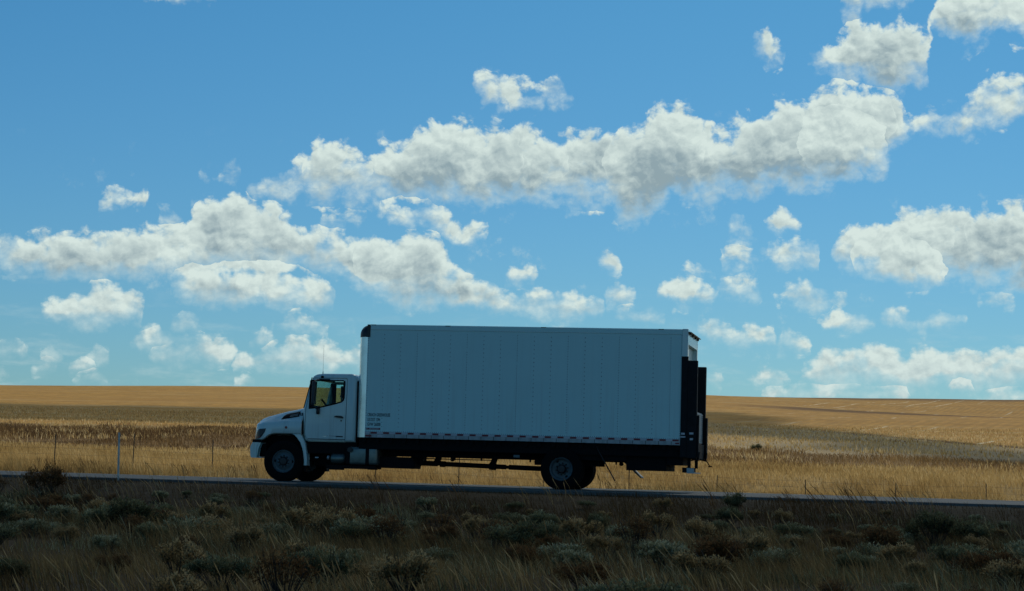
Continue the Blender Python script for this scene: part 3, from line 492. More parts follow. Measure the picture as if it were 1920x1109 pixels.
# black rounded cap over the front top corners
mb = MB(); P = []
for i, ph in enumerate(np.linspace(0, math.pi/2, 9)):       # roof rounding
    rr = .24*math.cos(ph) ; zz = 3.715 + .24*math.sin(ph)
    rad = .006 + rr
    row = [(-4.73 - rad*math.sin(a), .24 - (rad + 0)*math.cos(a), zz) for a in np.linspace(0, math.pi/2, 9)]
    P.append(row)
P.insert(0, [(q[0], q[1], 3.642) for q in P[0]])
mb.grid(P)
P2 = [[(q[0], BW-q[1], q[2]) for q in row] for row in P]; mb.grid(P2)
P3 = [[row[-1], (row[-1][0], BW-row[-1][1], row[-1][2])] for row in P]; mb.grid(P3)     # front header
for y0, y1 in ((-.014, 0), (BW, BW+.014)): mb.box(-4.745, -4.668, y0, y1, 3.642, 3.955)
mb.build('front_corner_cap', BLACKG, cargo, smooth=True, sharp=40)
# rails
for y0, y1 in ((-.012, .03), (BW-.03, BW+.012)):
    mb = MB(); mb.box(-4.665, 3.118, y0, y1, 3.822, 3.952, bev=.012); mb.build('top_rail', BOXW, cargo)
    mb = MB(); mb.box(-4.728, 3.118, y0-.006, y1, 1.145, 1.292, bev=.006); 
    rail = mb.build('bottom_rail', BARE, cargo)
    yf = y0-.0062 if y0 < 0 else y1+.0002
    x = -4.568
    def strip(a, b, mt):
        q = MB(); q.box(a, b, yf-.0022 if y0 < 0 else yf, yf if y0 < 0 else yf+.0022, 1.240, 1.285); q.build('reflective_strip', mt, rail)
    while x < 3.0:
        strip(x, x+.152, REDT)
        if x+.312 < 3.05: strip(x+.156, x+.308, WHT)
        x += .3125
    strip(-4.725, -4.60, WHT)
mb = MB(); mb.box(-4.66, 3.115, .02, BW-.02, 3.93, 3.958); mb.build('roof_sheet', BOXW, cargo)
for x in (-4.60, -2.7, -.3, 2.60):
    mb = MB(); mb.box(x-.06, x+.07, -.016, .02, 3.938, 3.956); mb.build('roof_clip', BLACKG, cargo)
for i in range(25):
    mb = MB(); mb.box(-4.6+i*.3125, -4.6+i*.3125+.012, -.021, -.0175, 1.15, 1.236); mb.build('rail_joint', BLACKG, cargo)
mb = MB()
mb.box(-4.71, -4.55, -.0225, -.0182, 1.165, 1.205); mb.build('side_marker_lamp', REDT, cargo)
mb = MB()
mb.box(-4.40, -4.27, -.0225, -.0182, 1.152, 1.212); mb.build('rail_sticker', WHT, cargo)
mb = MB()
mb.box(3.0, 3.1, -.0225, -.0182, 1.172, 1.207); mb.build('side_marker_lamp', REDT, cargo)
# rivets
def rivet(mb_b, x, z, r=.0085, y=-.0002, d=.004):
    n = 6
    c = mb_b.verts.new((x, y-d, z)); ring = [mb_b.verts.new((x+r*math.cos(2*math.pi*k/n), y, z+r*math.sin(2*math.pi*k/n))) for k in range(n)]
    for k in range(n): mb_b.faces.new((c, ring[k], ring[(k+1) % n]))
mb = MB()
for c in range(-1, 18):
    x = -4.725 + .018 if c < 0 else -4.302 + .4205*c
    dense = c < 0 or c % 3 == 2
    z = 1.36 + (.02 if dense else .06)
    while z < (3.80 if c < 0 else 3.76):
        if random.random() < .99:
            rivet(mb.b, x + random.uniform(-.002, .002), z, random.uniform(.0085, .011) if dense else random.uniform(.0085, .012))
        z += .062 if dense else .104
z = 1.32
while z < 3.9: rivet(mb.b, 3.105, z, .010); z += .055
x = -4.69
while x < 3.1: rivet(mb.b, x, 1.306, .0085); x += .0525
mb.build('rivet_rows', RIVET, cargo)['kind'] = 'stuff'
mb = MB(); x = -4.62
while x < 3.1:
    rivet(mb.b, x, 3.836, .011, -.0122); x += .066
mb.build('rail_rivet_row', RIVETL, cargo)['kind'] = 'stuff'
# lettering low at the front of the box
for body, x, z, sz, sx in (('CREACH GREENHOUSE', -4.672, 1.672, .112, .46), ('US DOT 1294', -4.672, 1.552, .112, .46), ('GVW 26000', -4.672, 1.434, .112, .55)):
    text_part(body, sz, Vector((x, -.001, z)), INK, cargo, 'lettering', sx*1.06, bold=.0022)
mb = MB(); mb.box(-4.703, -4.338, -.004, 0, 1.338, 1.385)
st = mb.build('maker_sticker', mat('sticker_red', (.17, .02, .035), .5), cargo)
text_part('MORGAN', .048, Vector((-4.62, -.0045, 1.344)), WHT, st, 'lettering', 1.15, bold=.001)
text_part('*', .07, Vector((-4.69, -.0045, 1.33)), WHT, st, 'star_mark', 1.0, bold=.002)
# rear frame, header, roller door
mb = MB(); mb.box(3.121, 3.262, -.014, .13, 1.10, 3.965, bev=.01); mb.box(3.121, 3.262, BW-.13, BW+.014, 1.10, 3.965, bev=.01)
mb.box(3.123, 3.258, .13, BW-.13, 3.60, 3.95)
mb.box(3.123, 3.258, .13, BW-.13, 1.02, 1.15)
rf = mb.build('rear_frame', WHITE, cargo)
mb = MB()
for k in range(7): mb.box(3.10, 3.155, .12, BW-.12, 1.152+k*.35, 1.152+k*.35+.343, bev=.006)
mb.build('roller_door', WHITE, cargo)
mb = MB(); mb.box(3.262, 3.345, .02, BW-.02, 3.885, 3.90, rot=Matrix.Rotation(R(8), 3, 'Y'), piv=(3.262, 0, 3.9))
for y in (.25, 1.0, 1.8, 2.45): mb.box(3.262, 3.30, y, y+.05, 3.83, 3.88)
mb.build('rain_visor', BLACKG, cargo)

# --- lift gate
gate = MB(); gate.box(3.118, 3.272, -.022, .10, .86, 3.296); gate.box(3.118, 3.272, BW-.10, BW+.022, .86, 3.296)
gate.box(3.13, 3.26, .09, BW-.09, .90, .99); gate = gate.build('lift_gate', DARKST, truck)
for y0, y1 in ((-.02, .16), (BW-.22, BW-.02)):
    mb = MB(); mb.box(3.274, 3.505, y0, y1, .84, 3.20 if y0 < 1 else 3.17, bev=.008); mb.build('lift_column', DARKST, gate)
for y0, y1 in ((.03, .15), (BW-.26, BW-.02)):
    mb = MB(); mb.box(3.507, 3.562, y0, y1, .86, 1.88, bev=.008); mb.build('lift_runner', DARKST, gate)
mb = MB(); mb.box(3.40, 3.43, .18, BW-.25, 1.22, 1.98)
for k in range(15): mb.box(3.43, 3.452, .18, BW-.25, 1.235+k*.049, 1.262+k*.049)
mb.build('folded_platform', LITEG, gate)
mb = MB(); mb.box(3.40, 3.44, .9, BW-.5, .93, 1.19); mb.build('gate_plate', LITEG, gate)
mb = MB(); mb.box(3.28, 3.50, .2, BW-.2, .82, 1.20, bev=.02)
for y in (.1, 2.2): mb.tube([(3.30, y, .95), (3.42, y, .84), (3.54, y, .80), (3.56, y, 1.0)], .035)
mb.tube([(3.3, .4, .86), (3.34, .4, .79), (3.40, .4, .80), (3.43, .4, .86)], .018)
mb.build('lift_arm', BLACK, gate)
mb = MB(); mb.tube([(3.55, 2.25, .86), (3.57, 2.25, .80), (3.66, 2.27, .665)], .012, 6); mb.box(3.62, 3.71, 2.2, 2.34, .645, .675); mb.build('hanging_latch', BLACK, gate)
for (x0, x1, z0, z1, yy) in ((3.136, 3.228, 1.401, 1.45, -.022), (3.121, 3.243, 1.334, 1.368, -.022), (3.335, 3.435, 1.413, 1.462, -.02), (3.350, 3.428, 1.277, 1.325, -.02)):
    mb = MB(); mb.box(x0, x1, yy-.004, yy-.0002, z0, z1); mb.build('reflector_sticker', WHT, gate)

# --- chassis
mb = MB()
for y in (.78, 1.56): mb.box(-6.9, 2.78, y, y+.11, .70, .98)
for k in range(24): mb.box(-4.8+k*.34, -4.72+k*.34, .05, BW-.05, 1.02, 1.148)
mb.box(-4.9, 3.1, .30, BW-.30, .985, 1.02)
mb.box(-4.9, 3.1, .12, .16, .86, 1.148)
for x in np.arange(-4.0, 1.8, .9): mb.box(x, x+.08, .89, 1.56, .74, .9)
mb.box(-6.35, -5.0, .30, BW-.35, .72, 1.02)
frame = mb.build('chassis_frame', BLACK, truck)
mb = MB()                                          # brackets, hoses, clips hanging under the rails
for x in (-3.42, -3.36, -2.98, -2.62, -1.94, -.70, 1.0, 1.45): mb.box(x, x+.035, .80, .87, .64, .71)
mb.tube([(-3.9, .72, .67), (-2.6, .72, .66), (-1.5, .72, .665)], .012, 6)
for x, y in ((-2.65, .8), (-.52, .8), (1.6, .8)): mb.lathe([(.05, -.05), (.05, .05)], (x, y, .66), 14)
mb.build('brackets', BLACK, frame)
mb = MB(); mb.box(1.79, 2.77, .25, 2.3, .51, 1.0, bev=.015); mb.box(2.78, 3.17, .2, 2.35, .665, 1.1); mb.box(.3, 1.8, .2, 2.3, .73, 1.0)
mb.build('rear_equipment_box', BLACK, truck)
mb = MB()
for y in (.25, 2.2): mb.box(3.28, 3.355, y, y+.08, .60, .87)
mb.box(3.29, 3.345, .30, 2.25, .835, .865); ug = mb.build('underride_guard', BLACK, truck)
mb = MB(); mb.box(3.17, 3.28, .10, BW-.1, .49, .615, bev=.008); mb.build('guard_beam', BLACK, ug)
mb = MB(); mb.box(3.281, 3.41, .12, BW-.12, .475, .50); 
for k in range(9): mb.box(3.285+k*.018, 3.293+k*.018, .10, .118, .50, .60)
mb.box(3.281, 3.45, .095, .13, .478, .605)
mb.build('step_tread', LITEG, ug)
mb = MB(); mb.box(-.978, -.829, .10, .118, .748, .81); mb.build('frame_tag', mat('tag_grey', (.12, .16, .17), .6), frame)

# drive shaft
mb = MB()
mb.lathe([(0, -3.62), (.065, -3.62), (.065, -3.12), (.045, -3.1), (.045, -3.06), (.075, -3.05), (.075, -2.93), (.06, -2.9), (.06, -1.80), (.085, -1.78), (.09, -1.72), (.09, -1.62), (.06, -1.6), (.06, -1.36), (.04, -1.34), (.04, -1.30), (.062, -1.28), (.062, -.1), (0, -.1)], (0, 1.2, 0), 20, axis='x')
sh = mb.build('drive_shaft', BLACK, truck, smooth=True, sharp=30)
sh.data.transform(Matrix.Translation((0, 0, .515)) @ Matrix.Rotation(R(1.1), 4, 'Y') @ Matrix.Translation((1.8, 0, 0)) @ Matrix.Translation((0, 0, 0)))
sh.data.transform(Matrix.Translation((-1.8, 0, 0)))
mb = MB()
for x in (-3.16, -1.72): mb.prism([(x-.09, .50), (x+.07, .50), (x+.14, .72), (x+.02, .72)], 1.12, 1.28)
mb.build('shaft_hanger', BLACK, sh)
mb = MB(); mb.prism([(-4.47, .55), (-4.42, .40), (-3.53, .395), (-3.51, .50), (-3.57, .62), (-3.6, .68), (-4.46, .68)], .35, 1.1, bev=.01)
mb.build('battery_box', BLACK, truck)
mb = MB(); mb.box(-3.75, -3.45, .9, 1.45, .48, .85, bev=.03); mb.box(-6.2, -4.3, .75, 1.75, .40, .95, bev=.04); mb.build('gearbox', BLACK, truck)

# fuel tank with straps, step
mb = MB(); mb.box(-5.235, -4.415, .12, .72, .455, .905, bev=.07, seg=4)
tank = mb.build('fuel_tank', TANKM, truck, smooth=True, sharp=35)
mb = MB(); mb.box(-4.70, -4.65, .113, .727, .449, .911, bev=.07, seg=4); mb.box(-5.19, -5.16, .113, .727, .449, .911, bev=.07, seg=4); mb.build('tank_strap', BLACK, tank)
mb = MB(); mb.lathe([(0, -.02), (.065, -.02), (.065, .07)], (-5.12, .10, .83), 20); mb.build('fuel_cap', BLACKG, tank)
mb = MB(); mb.box(-5.74, -4.46, .14, .75, .36, .44, bev=.01); mb.box(-5.66, -5.30, .12, .3, .32, .37); mb.box(-4.66, -4.47, .12, .4, .345, .37)
mb.build('cab_step', BLACK, truck)
mb = MB(); mb.lathe([(0, -5.66), (.10, -5.65), (.135, -5.60), (.135, -5.34), (.10, -5.29), (0, -5.28)], (0, .35, .60), 24, axis='x')
mb.build('air_tank', TANKM, truck, smooth=True, sharp=35)
mb = MB(); mb.lathe([(0, -5.77), (.05, -5.75), (.05, -5.70)], (0, .32, .62), 16, axis='x'); mb.build('valve', BARE, truck, smooth=True)
mb = MB(); mb.box(-6.07, -5.98, .30, .31, .60, .63); mb.build('warning_plate', WHT, truck)

# --- wheels
def tyre_mb(w):
    h = w/2; r = .515
    prof = [(.285, -h+.02), (.30, -h), (.36, -h-.008), (.44, -h-.004), (.485, -h+.012), (.508, -h+.035), (r, -h+.06)]
    n = 5
    for k in range(n):
        a = -h+.07 + (2*h-.14)*k/n; b_ = a + (2*h-.14)/n
        prof += [(r, a+.004), (r, b_-.010), (r-.014, b_-.008), (r-.014, b_-.002)]
    prof += [(q, -t) for q, t in prof[:7][::-1]]
    m_ = MB(); m_.lathe(prof, (0, 0, 0), 64, cap=False); return m_
def wheel(name, x, y, front, out=-1, parent=truck):
    """out=-1: outer face towards the camera side"""
    e = empty(name, (x, y, .498)); e.parent = parent
    ty = tyre_mb(.27).build('tyre', RUBBER, e, smooth=True, sharp=35)
    s = out
    if front:   # convex disc standing out
        prof = [(.290, .13), (.292, .118), (.280, .112), (.268, .118), (.262, .09), (.255, .06), (.225, .052), (.19, .07), (.165, .098), (.15, .106), (.11, .106), (.10, .09), (.0, .09)]
    else:       # deep dish
        prof = [(.290, .13), (.292, .118), (.280, .112), (.272, .118), (.268, .10), (.252, .09), (.248, .02), (.235, -.03), (.21, -.04), (.17, -.045), (.13, -.045), (.10, -.045), (.10, -.06), (0, -.06)]
    m_ = MB(); m_.lathe([(r_, t*s) for r_, t in prof], (0, 0, 0), 56, cap=False)
    rim = m_.build('rim', RIM, e, smooth=True, sharp=28)
    hy = .106 if front else -.045
    m_ = MB(); m_.lathe([(0, s*(hy+.05 if front else hy+.13)), (.085, s*(hy+.045 if front else hy+.125)), (.108, s*(hy+.02 if front else hy+.09)), (.115, s*(hy-.01))], (0, 0, 0), 24)
    m_.build('hub', BLACKG, rim, smooth=True, sharp=40)
    m_ = MB()
    for k in range(10):
        a = 2*math.pi*(k+.35)/10; rr = .135 if front else .142
        m_ = MB(); m_.lathe([(.023, s*(hy-.012)), (.023, s*(hy+.02)), (.015, s*(hy+.04)), (0, s*(hy+.04))], (rr*math.cos(a), 0, rr*math.sin(a)), 6); m_.build('lug_nut', BLACKG, rim)
    m_ = MB()
    for k in range(2):
        a = math.pi*k + (-.02 if front else 2.15); rr = .218
        yy = .056 if front else -.038
        m_ = MB(); m_.lathe([(.0, s*(yy+.006)), (.034, s*(yy+.006)), (.034, s*(yy-.01))], (rr*math.cos(a), 0, rr*math.sin(a)), 14); m_.build('hand_hole', BLACK, rim)
    return e
wheel('wheel', -6.834+.0, .235, True); wheel('wheel', -6.834, BW-.235, True, 1)
wheel('wheel', .222, .135, False); wheel('wheel', .222, BW-.135, False, 1)
wheel('wheel', .222, .47, False, 1); wheel('wheel', .222, BW-.47, False, -1)
mb = MB(); mb.tube([(.222, .2, .5), (.222, 2.4, .5)], .08, 14); mb.lathe([(.0, -.25), (.15, -.2), (.2, 0), (.15, .2), (0, .25)], (.222, 1.3, .5), 20)
for y in (.7, 1.75): mb.box(-.55, 1.05, y, y+.09, .58, .70)
mb.build('rear_axle', BLACK, truck)
mb = MB(); mb.tube([(-6.834, .35, .46), (-6.834, 2.25, .46)], .06, 12)
for y in (.7, 1.75): mb.box(-7.4, -6.1, y, y+.09, .52, .60)
mb.build('front_axle', BLACK, truck)
# mud flaps blown back
for y0, mt in ((.10, MUD), (BW-.62, MUDL)):
    P = []
    for t in np.linspace(0, 1, 14):
        if y0 < 1: x = 1.065+.486*t**1.15; z = 1.10-.86*t + .03*math.sin(t*3)
        else: x = 1.25+.72*t**1.05; z = 1.0-.66*t
        P.append([(x, y0+(.07 if y0 < 1 else .52)*j/4, z) for j in range(5)])
    mb = MB(); mb.grid(P); o = mb.build('hanging_strap' if y0 < 1 else 'mud_flap', mt, truck, smooth=True)
    sm = o.modifiers.new('t', 'SOLIDIFY'); sm.thickness = .022 if y0 < 1 else .03

# --- cab (built solid, then hollowed and cut)
CY0, CY1 = .20, BW-.20
cabp = [(-6.375, 1.20), (-6.40, 1.80), (-6.388, 1.86), (-6.30, 2.25), (-6.215, 2.60), (-6.175, 2.662), (-6.085, 2.705), (-5.92, 2.722), (-5.20, 2.728), (-5.11, 2.70), (-5.05, 2.635), (-5.03, 2.56), (-5.03, 1.015), (-6.25, 1.0), (-6.315, 1.035)]
def solid(pts, y0, y1, bev=0, name='x', mt=None, seg=3):
    m_ = MB(); m_.prism(pts, y0, y1, bev=bev, seg=seg); return m_.build(name, mt)
def inset(pts, d):
    c = []; n = len(pts)
    area = sum(pts[i][0]*pts[(i+1) % n][1]-pts[(i+1) % n][0]*pts[i][1] for i in range(n)); sg = 1 if area > 0 else -1
    for i in range(n):
        p0, p1, p2 = Vector(pts[i-1]), Vector(pts[i]), Vector(pts[(i+1) % n])
        a = (p1-p0).normalized(); b_ = (p2-p1).normalized()
        n1 = Vector((-a.y, a.x))*sg; n2 = Vector((-b_.y, b_.x))*sg; nn = (n1+n2)
        nn = nn/max(nn.length_squared/2, .3)
        c.append(tuple(p1+nn*d))
    return c
cab = solid(cabp, CY0, CY1, .085, 'cab_shell', WHITE, 4)
boolean(cab, solid(inset(cabp, .055), CY0+.06, CY1-.06, .03))
win = [(-6.232, 2.525), (-6.20, 2.535), (-5.40, 2.541), (-5.365, 2.53), (-5.355, 2.50), (-5.358, 2.12), (-5.375, 2.06), (-5.42, 2.02), (-5.56, 1.975), (-5.955, 1.875), (-6.228, 1.845)]
boolean(cab, solid(win, CY0-.1, CY1+.1))
ws = MB(); ws.prism([(CY0+.14, 1.93), (CY1-.14, 1.93), (CY1-.17, 2.56), (CY0+.17, 2.56)], -6.6, -5.85, bev=.03, axis='x')
boolean(cab, ws.build('t'))
bw = MB(); bw.prism([(CY0+.40, 1.95), (CY1-.40, 1.95), (CY1-.40, 2.45), (CY0+.40, 2.45)], -5.2, -4.9, bev=.05, axis='x')
boolean(cab, bw.build('t'))
doorp = [(-6.330, 1.80), (-6.262, 2.25), (-6.178, 2.607), (-5.335, 2.614), (-5.295, 2.60), (-5.283, 2.565), (-5.283, 1.03), (-5.30, 1.018), (-6.22, 1.018), (-6.28, 1.06), (-6.335, 1.18)]
doors = []
for side in (0, 1):
    y0, y1 = (CY0-.05, CY0+.075) if not side else (CY1-.075, CY1+.05)
    d = cab.copy(); d.data = cab.data.copy(); col.objects.link(d); d.name = 'door'
    boolean(d, solid(inset(doorp, .010), y0, y1), 'INTERSECT')
    boolean(cab, solid(inset(doorp, -.004), y0, y1))
    doors.append(d)
def tumble(o):
    """upper cab leans in slightly"""
    for v in o.data.vertices:
        if v.co.z > 1.80:
            k = (v.co.z-1.80)*.085; mid = (CY0+CY1)/2
            v.co.y += k if v.co.y < mid else -k
for o in [cab]+doors:
    tumble(o); o.parent = truck
    o.data.polygons.foreach_set('use_smooth', [True]*len(o.data.polygons)); o.data.set_sharp_from_angle(angle=R(32))
def tz(z, y0=CY0): return y0 + max(0, z-1.80)*.085
for side, d in enumerate(doors):
    f = (lambda y: y) if not side else (lambda y: BW-y)
    def on(name, pts, y0, y1, mt, bev=0, par=d):
        m_ = MB(); m_.prism(pts, y0, y1, bev=bev); o = m_.build(name, mt, par)
        for v in o.data.vertices:
            v.co.y = f(v.co.y + max(0, v.co.z-1.80)*.085)
        return o
    # window seal ring
    o_, i_ = inset(win, -.022), inset(win, .012)
    m_ = MB(); b = m_.b; rings = []
    for pts, y in ((o_, CY0-.004), (i_, CY0-.004), (i_, CY0+.03), (o_, CY0+.03)):
        rings.append([b.verts.new((a, f(y+max(0, c-1.8)*.085), c)) for a, c in pts])
    for q in range(4):
        A, B = rings[q], rings[(q+1) % 4]
        for k in range(len(A)): b.faces.new((A[k], A[(k+1) % len(A)], B[(k+1) % len(A)], B[k]))
    bmesh.ops.recalc_face_normals(b, faces=b.faces); m_.build('window_seal', BLACK, d)
    on('window_glass', inset(win, -.002), CY0+.012, CY0+.017, GLASS)
    on('vent_bar', [(-6.23, 2.53), (-6.12, 2.53), (-6.135, 1.86), (-6.23, 1.85)], CY0+.02, CY0+.03, BLACK)
    on('handle', [(-5.573, 1.655), (-5.573, 1.632), (-5.348, 1.60), (-5.348, 1.64), (-5.40, 1.665), (-5.52, 1.672)], CY0-.028, CY0-.002, BLACKG)
    on('door_crease', [(-6.32, 1.60), (-5.9, 1.66), (-5.30, 1.69), (-5.30, 1.684), (-5.9, 1.65), (-6.32, 1.588)], CY0-.005, CY0-.0005, WHITE)
    on('door_sill', [(-6.25, 1.085), (-5.29, 1.085), (-5.29, 1.068), (-6.25, 1.068)], CY0-.004, CY0-.0005, BLACKG)
    # mirror: bracket over the door, tall head on arms, small round lower mirror
    mi = on('door_mirror', [(-6.085, 2.50), (-5.99, 2.50), (-5.995, 1.93), (-6.085, 1.93)], CY0-.42, CY0-.24, BLACKG, .03)
    m_ = MB(); m_.tube([(-5.98, f(CY0+.05), 2.56), (-6.0, f(CY0-.18), 2.555), (-6.04, f(CY0-.34), 2.50)], .014, 6)
    m_.tube([(-5.998, f(CY0-.005), 1.80), (-6.02, f(CY0-.2), 1.84), (-6.04, f(CY0-.34), 1.94)], .014, 6); m_.build('mirror_arm', BLACKG, mi)
    m_ = MB(); m_.box(-6.02, -5.73, min(f(CY0+.03), f(CY0+.06)), max(f(CY0+.03), f(CY0+.06)), 2.555, 2.59, bev=.01); m_.build('mirror_bracket', BLACKG, d)
    m_ = MB(); m_.lathe([(0, -.085), (.035, -.08), (.045, -.05), (.047, .05), (.04, .08), (0, .085)], (-5.995, f(CY0-.035), 1.775), 18, axis='z'); m_.build('mirror_mount', BLACKG, d, smooth=True)
    m_ = MB(); m_.lathe([(0, -.004), (.02, -.004), (.02, .01)], (-5.40, CY0 if not side else CY1, 1.545), 12); m_.build('lock', BLACKG, d)
    if not side:
        text_part('//////', .05, Vector((-5.86, CY0-.001, 1.125)), CHROME, d, 'badge', .9, shear=.6)
        m_ = MB()
        m_.prism([(-5.86, 1.165), (-5.72, 1.172), (-5.72, 1.160)], CY0-.004, CY0-.0005)
        m_.prism([(-5.70, 1.175), (-5.60, 1.168), (-5.50, 1.165), (-5.50, 1.150), (-5.60, 1.150), (-5.69, 1.158)], CY0-.004, CY0-.0005); m_.build('badge', BARE, d)
        m_ = MB(); m_.box(-5.52, -5.34, CY0-.004, CY0-.0005, 1.135, 1.165); m_.build('badge_plate', INK, d)
m_ = MB(); P = []
m_.prism([(CY0+.12, 1.90), (CY1-.12, 1.90), (CY1-.15, 2.58), (CY0+.15, 2.58)], -.004, 0, axis='x'); wsg = m_.build('windshield', GLASS, truck)
for v in wsg.data.vertices: v.co.x = -6.352 + (v.co.z-1.93)*.235 + v.co.x
m_ = MB(); m_.lathe([(0, 0), (.012, 0), (.010, .05), (.004, .08), (.0022, .3), (.002, .74), (0, .74)], (-5.95, CY0+.14, 2.71), 6, axis='z'); m_.build('antenna', BLACK, truck)
m_ = MB(); m_.box(-5.975, -5.905, CY0+.05, CY0+.14, 2.60, 2.665, bev=.01); m_.build('antenna_base', BLACK, truck)
# roof marker lamps
for y in (.60, .95, 1.3, 1.65, 2.0):
    m_ = MB(); m_.box(-6.09, -6.0, y-.04, y+.04, 2.69, 2.722, bev=.012); m_.build('roof_lamp', AMBER, truck)
# windshield edge trim along the near pillar
m_ = MB(); m_.tube([(-6.40, CY0+.075, 1.84), (-6.315, CY0+.10, 2.22), (-6.225, CY0+.13, 2.62)], .014, 6)
m_.tube([(-6.40, CY1-.075, 1.84), (-6.315, CY1-.10, 2.22), (-6.225, CY1-.13, 2.62)], .014, 6); m_.build('windshield_trim', BLACK, truck)
# rear corner seal
m_ = MB(); m_.box(-5.04, -4.985, CY0+.08, CY1-.08, 1.02, 2.55, bev=.02); m_.build('cab_back_panel', BLACK, truck)
# interior
m_ = MB(); m_.prism([(-6.30, 1.25), (-6.30, 1.93), (-6.12, 1.90), (-5.98, 1.80), (-5.95, 1.3)], CY0+.07, CY1-.07, bev=.02); m_.build('dashboard', SEAT, truck)
for y in (CY0+.22, CY1-.74):
    m_ = MB(); m_.box(-5.72, -5.24, y, y+.52, 1.18, 1.42, bev=.05); m_.box(-5.34, -5.20, y, y+.50, 1.38, 2.02, bev=.05); m_.box(-5.31, -5.21, y+.12, y+.38, 2.05, 2.24, bev=.04)
    m_.build('seat', SEAT, truck, smooth=True, sharp=40)
m_ = MB(); pts = []
for k in range(25):
    a = 2*math.pi*k/24; pts.append((.0, .22*math.cos(a), .22*math.sin(a)))
m_.tube(pts, .016, 6, cap=False); m_.tube([(0, -.2, 0), (0, .2, 0)], .014, 6); m_.tube([(0, 0, 0), (-.3, 0, 0)], .025, 8)
sw = m_.build('steering_wheel', BLACKG, truck, smooth=True)
sw.data.transform(Matrix.Translation((-5.86, CY0+.48, 1.86)) @ Matrix.Rotation(R(48), 4, 'Y'))

# --- hood and fenders
topz = [(-7.655, 1.42), (-7.645, 1.47), (-7.62, 1.505), (-7.56, 1.551), (-7.40, 1.612), (-7.15, 1.682), (-6.86, 1.762), (-6.66, 1.800), (-6.58, 1.822), (-6.53, 1.840), (-6.41, 1.845)]
botz = [(-7.70, 1.0), (-7.62, 1.012), (-7.45, 1.016), (-7.386, 1.03), (-7.33, 1.08), (-7.277, 1.124), (-7.178, 1.168), (-7.10, 1.182), (-6.41, 1.186)]
crz = [(-7.70, 1.38), (-7.62, 1.42), (-7.27, 1.475), (-6.89, 1.52), (-6.60, 1.53), (-6.41, 1.53)]
def interp(L, x): return float(np.interp(x, [a for a, _ in L], [c for _, c in L]))
P = []
for x in [-7.70, -7.692, -7.68, -7.66, -7.64, -7.62, -7.59, -7.56, -7.5, -7.45, -7.40, -7.36, -7.32, -7.28, -7.23, -7.18, -7.12, -7.05, -6.95, -6.86, -6.76, -6.66, -6.60, -6.56, -6.53, -6.47, -6.415]:
    zb, zc, zt = interp(botz, x), interp(crz, x), interp(topz, x)
    if x < -7.64: zt = 1.42 + (x+7.64)*3.2*(-1)*-1; zc = min(zc, zt-.03)
    t = max(0, min(1, (x+7.70)/.34)); nose = (1-t)**2.2
    W = 1.12 - .30*nose                     # half width, rounded in plan
    Wt = .78 - .16*nose
    sec = [(W-.03, zb), (W, zb+.03), (W+.005, (zb+zc)/2), (W-.01, zc-.04), (W-.04, zc-.005), (W-.10, zc+.02), (W-.16, zc+.035*(1-nose) + .3*max(0, (zt-zc-.05))), (Wt+.05, zt-.06), (Wt, zt-.02), (Wt-.08, zt), (Wt-.4, zt+.02), (0, zt+.028)]
    row = [(x, BW/2-w, z) for w, z in sec] + [(x, BW/2+w, z) for w, z in sec[-2::-1]]
    P.append(row)
P_h = P
mb = MB(); mb.grid(P)
hood = mb.build('hood', WHITE, truck, smooth=True, sharp=45)
bmh = bmesh.new(); bmh.from_mesh(hood.data); bmesh.ops.recalc_face_normals(bmh, faces=bmh.faces); bmh.to_mesh(hood.data); bmh.free()
sm = hood.modifiers.new('t', 'SOLIDIFY'); sm.thickness = .02; sm.offset = -1
YF = BW/2-1.125
# front wall of the nose, grille
mb = MB(); mb.box(-7.68, -7.60, BW/2-.80, BW/2+.80, .96, 1.40, bev=.02); mb.build('nose_panel', WHITE, truck)
mb = MB(); mb.box(-7.695, -7.68, BW/2-.62, BW/2+.62, 1.02, 1.42)
gr = mb.build('grille', BLACK, truck)
mb = MB()
for k in range(5): mb.box(-7.715, -7.695, BW/2-.62, BW/2+.62, 1.04+k*.08, 1.075+k*.08, bev=.006)
mb.build('grille_bar', CHROME, gr)
# rear flare of each fender
for side in (0, 1):
    inn = [(-6.66, 1.184), (-6.60, 1.165), (-6.52, 1.09), (-6.43, .97), (-6.376, .83), (-6.346, .70), (-6.335, .58), (-6.322, .406)]
    out = [(-6.246, .408), (-6.248, .583), (-6.262, .714), (-6.306, .953), (-6.36, 1.072), (-6.427, 1.182)]
    y0, y1 = (YF+.01, YF+.30) if not side else (BW-YF-.30, BW-YF-.01)
    mb = MB(); mb.prism(inn+out, y0, y1, bev=.012); fl = mb.build('fender_flare', WHITE, truck)
    mb = MB(); mb.box(-6.31, -6.265, y0+.01, y1, .26, .405); mb.build('splash_flap', BLACK, fl)
    # dark wheel housing behind the arch
    y0, y1 = (YF+.42, YF+.46) if not side else (BW-YF-.46, BW-YF-.42)
    mb = MB(); mb.prism([(-7.6, .75), (-7.45, .98), (-7.2, 1.14), (-6.45, 1.16), (-6.34, .9), (-6.3, .6), (-6.9, .55)], y0, y1)
    hs = mb.build('wheel_housing', BLACK, truck)
    P = []
    arch = [(-7.46, .93), (-7.38, 1.0), (-7.27, 1.09), (-7.17, 1.135), (-7.05, 1.15), (-6.63, 1.152), (-6.54, 1.06), (-6.45, .95), (-6.40, .82), (-6.37, .70), (-6.36, .5)]
    ya, yb = (YF+.05, YF+.44) if not side else (BW-YF-.44, BW-YF-.05)
    mb = MB(); mb.grid([[(a, ya, c+.02), (a, yb, c+.02)] for a, c in arch]); mb.build('wheel_housing', BLACK, truck)
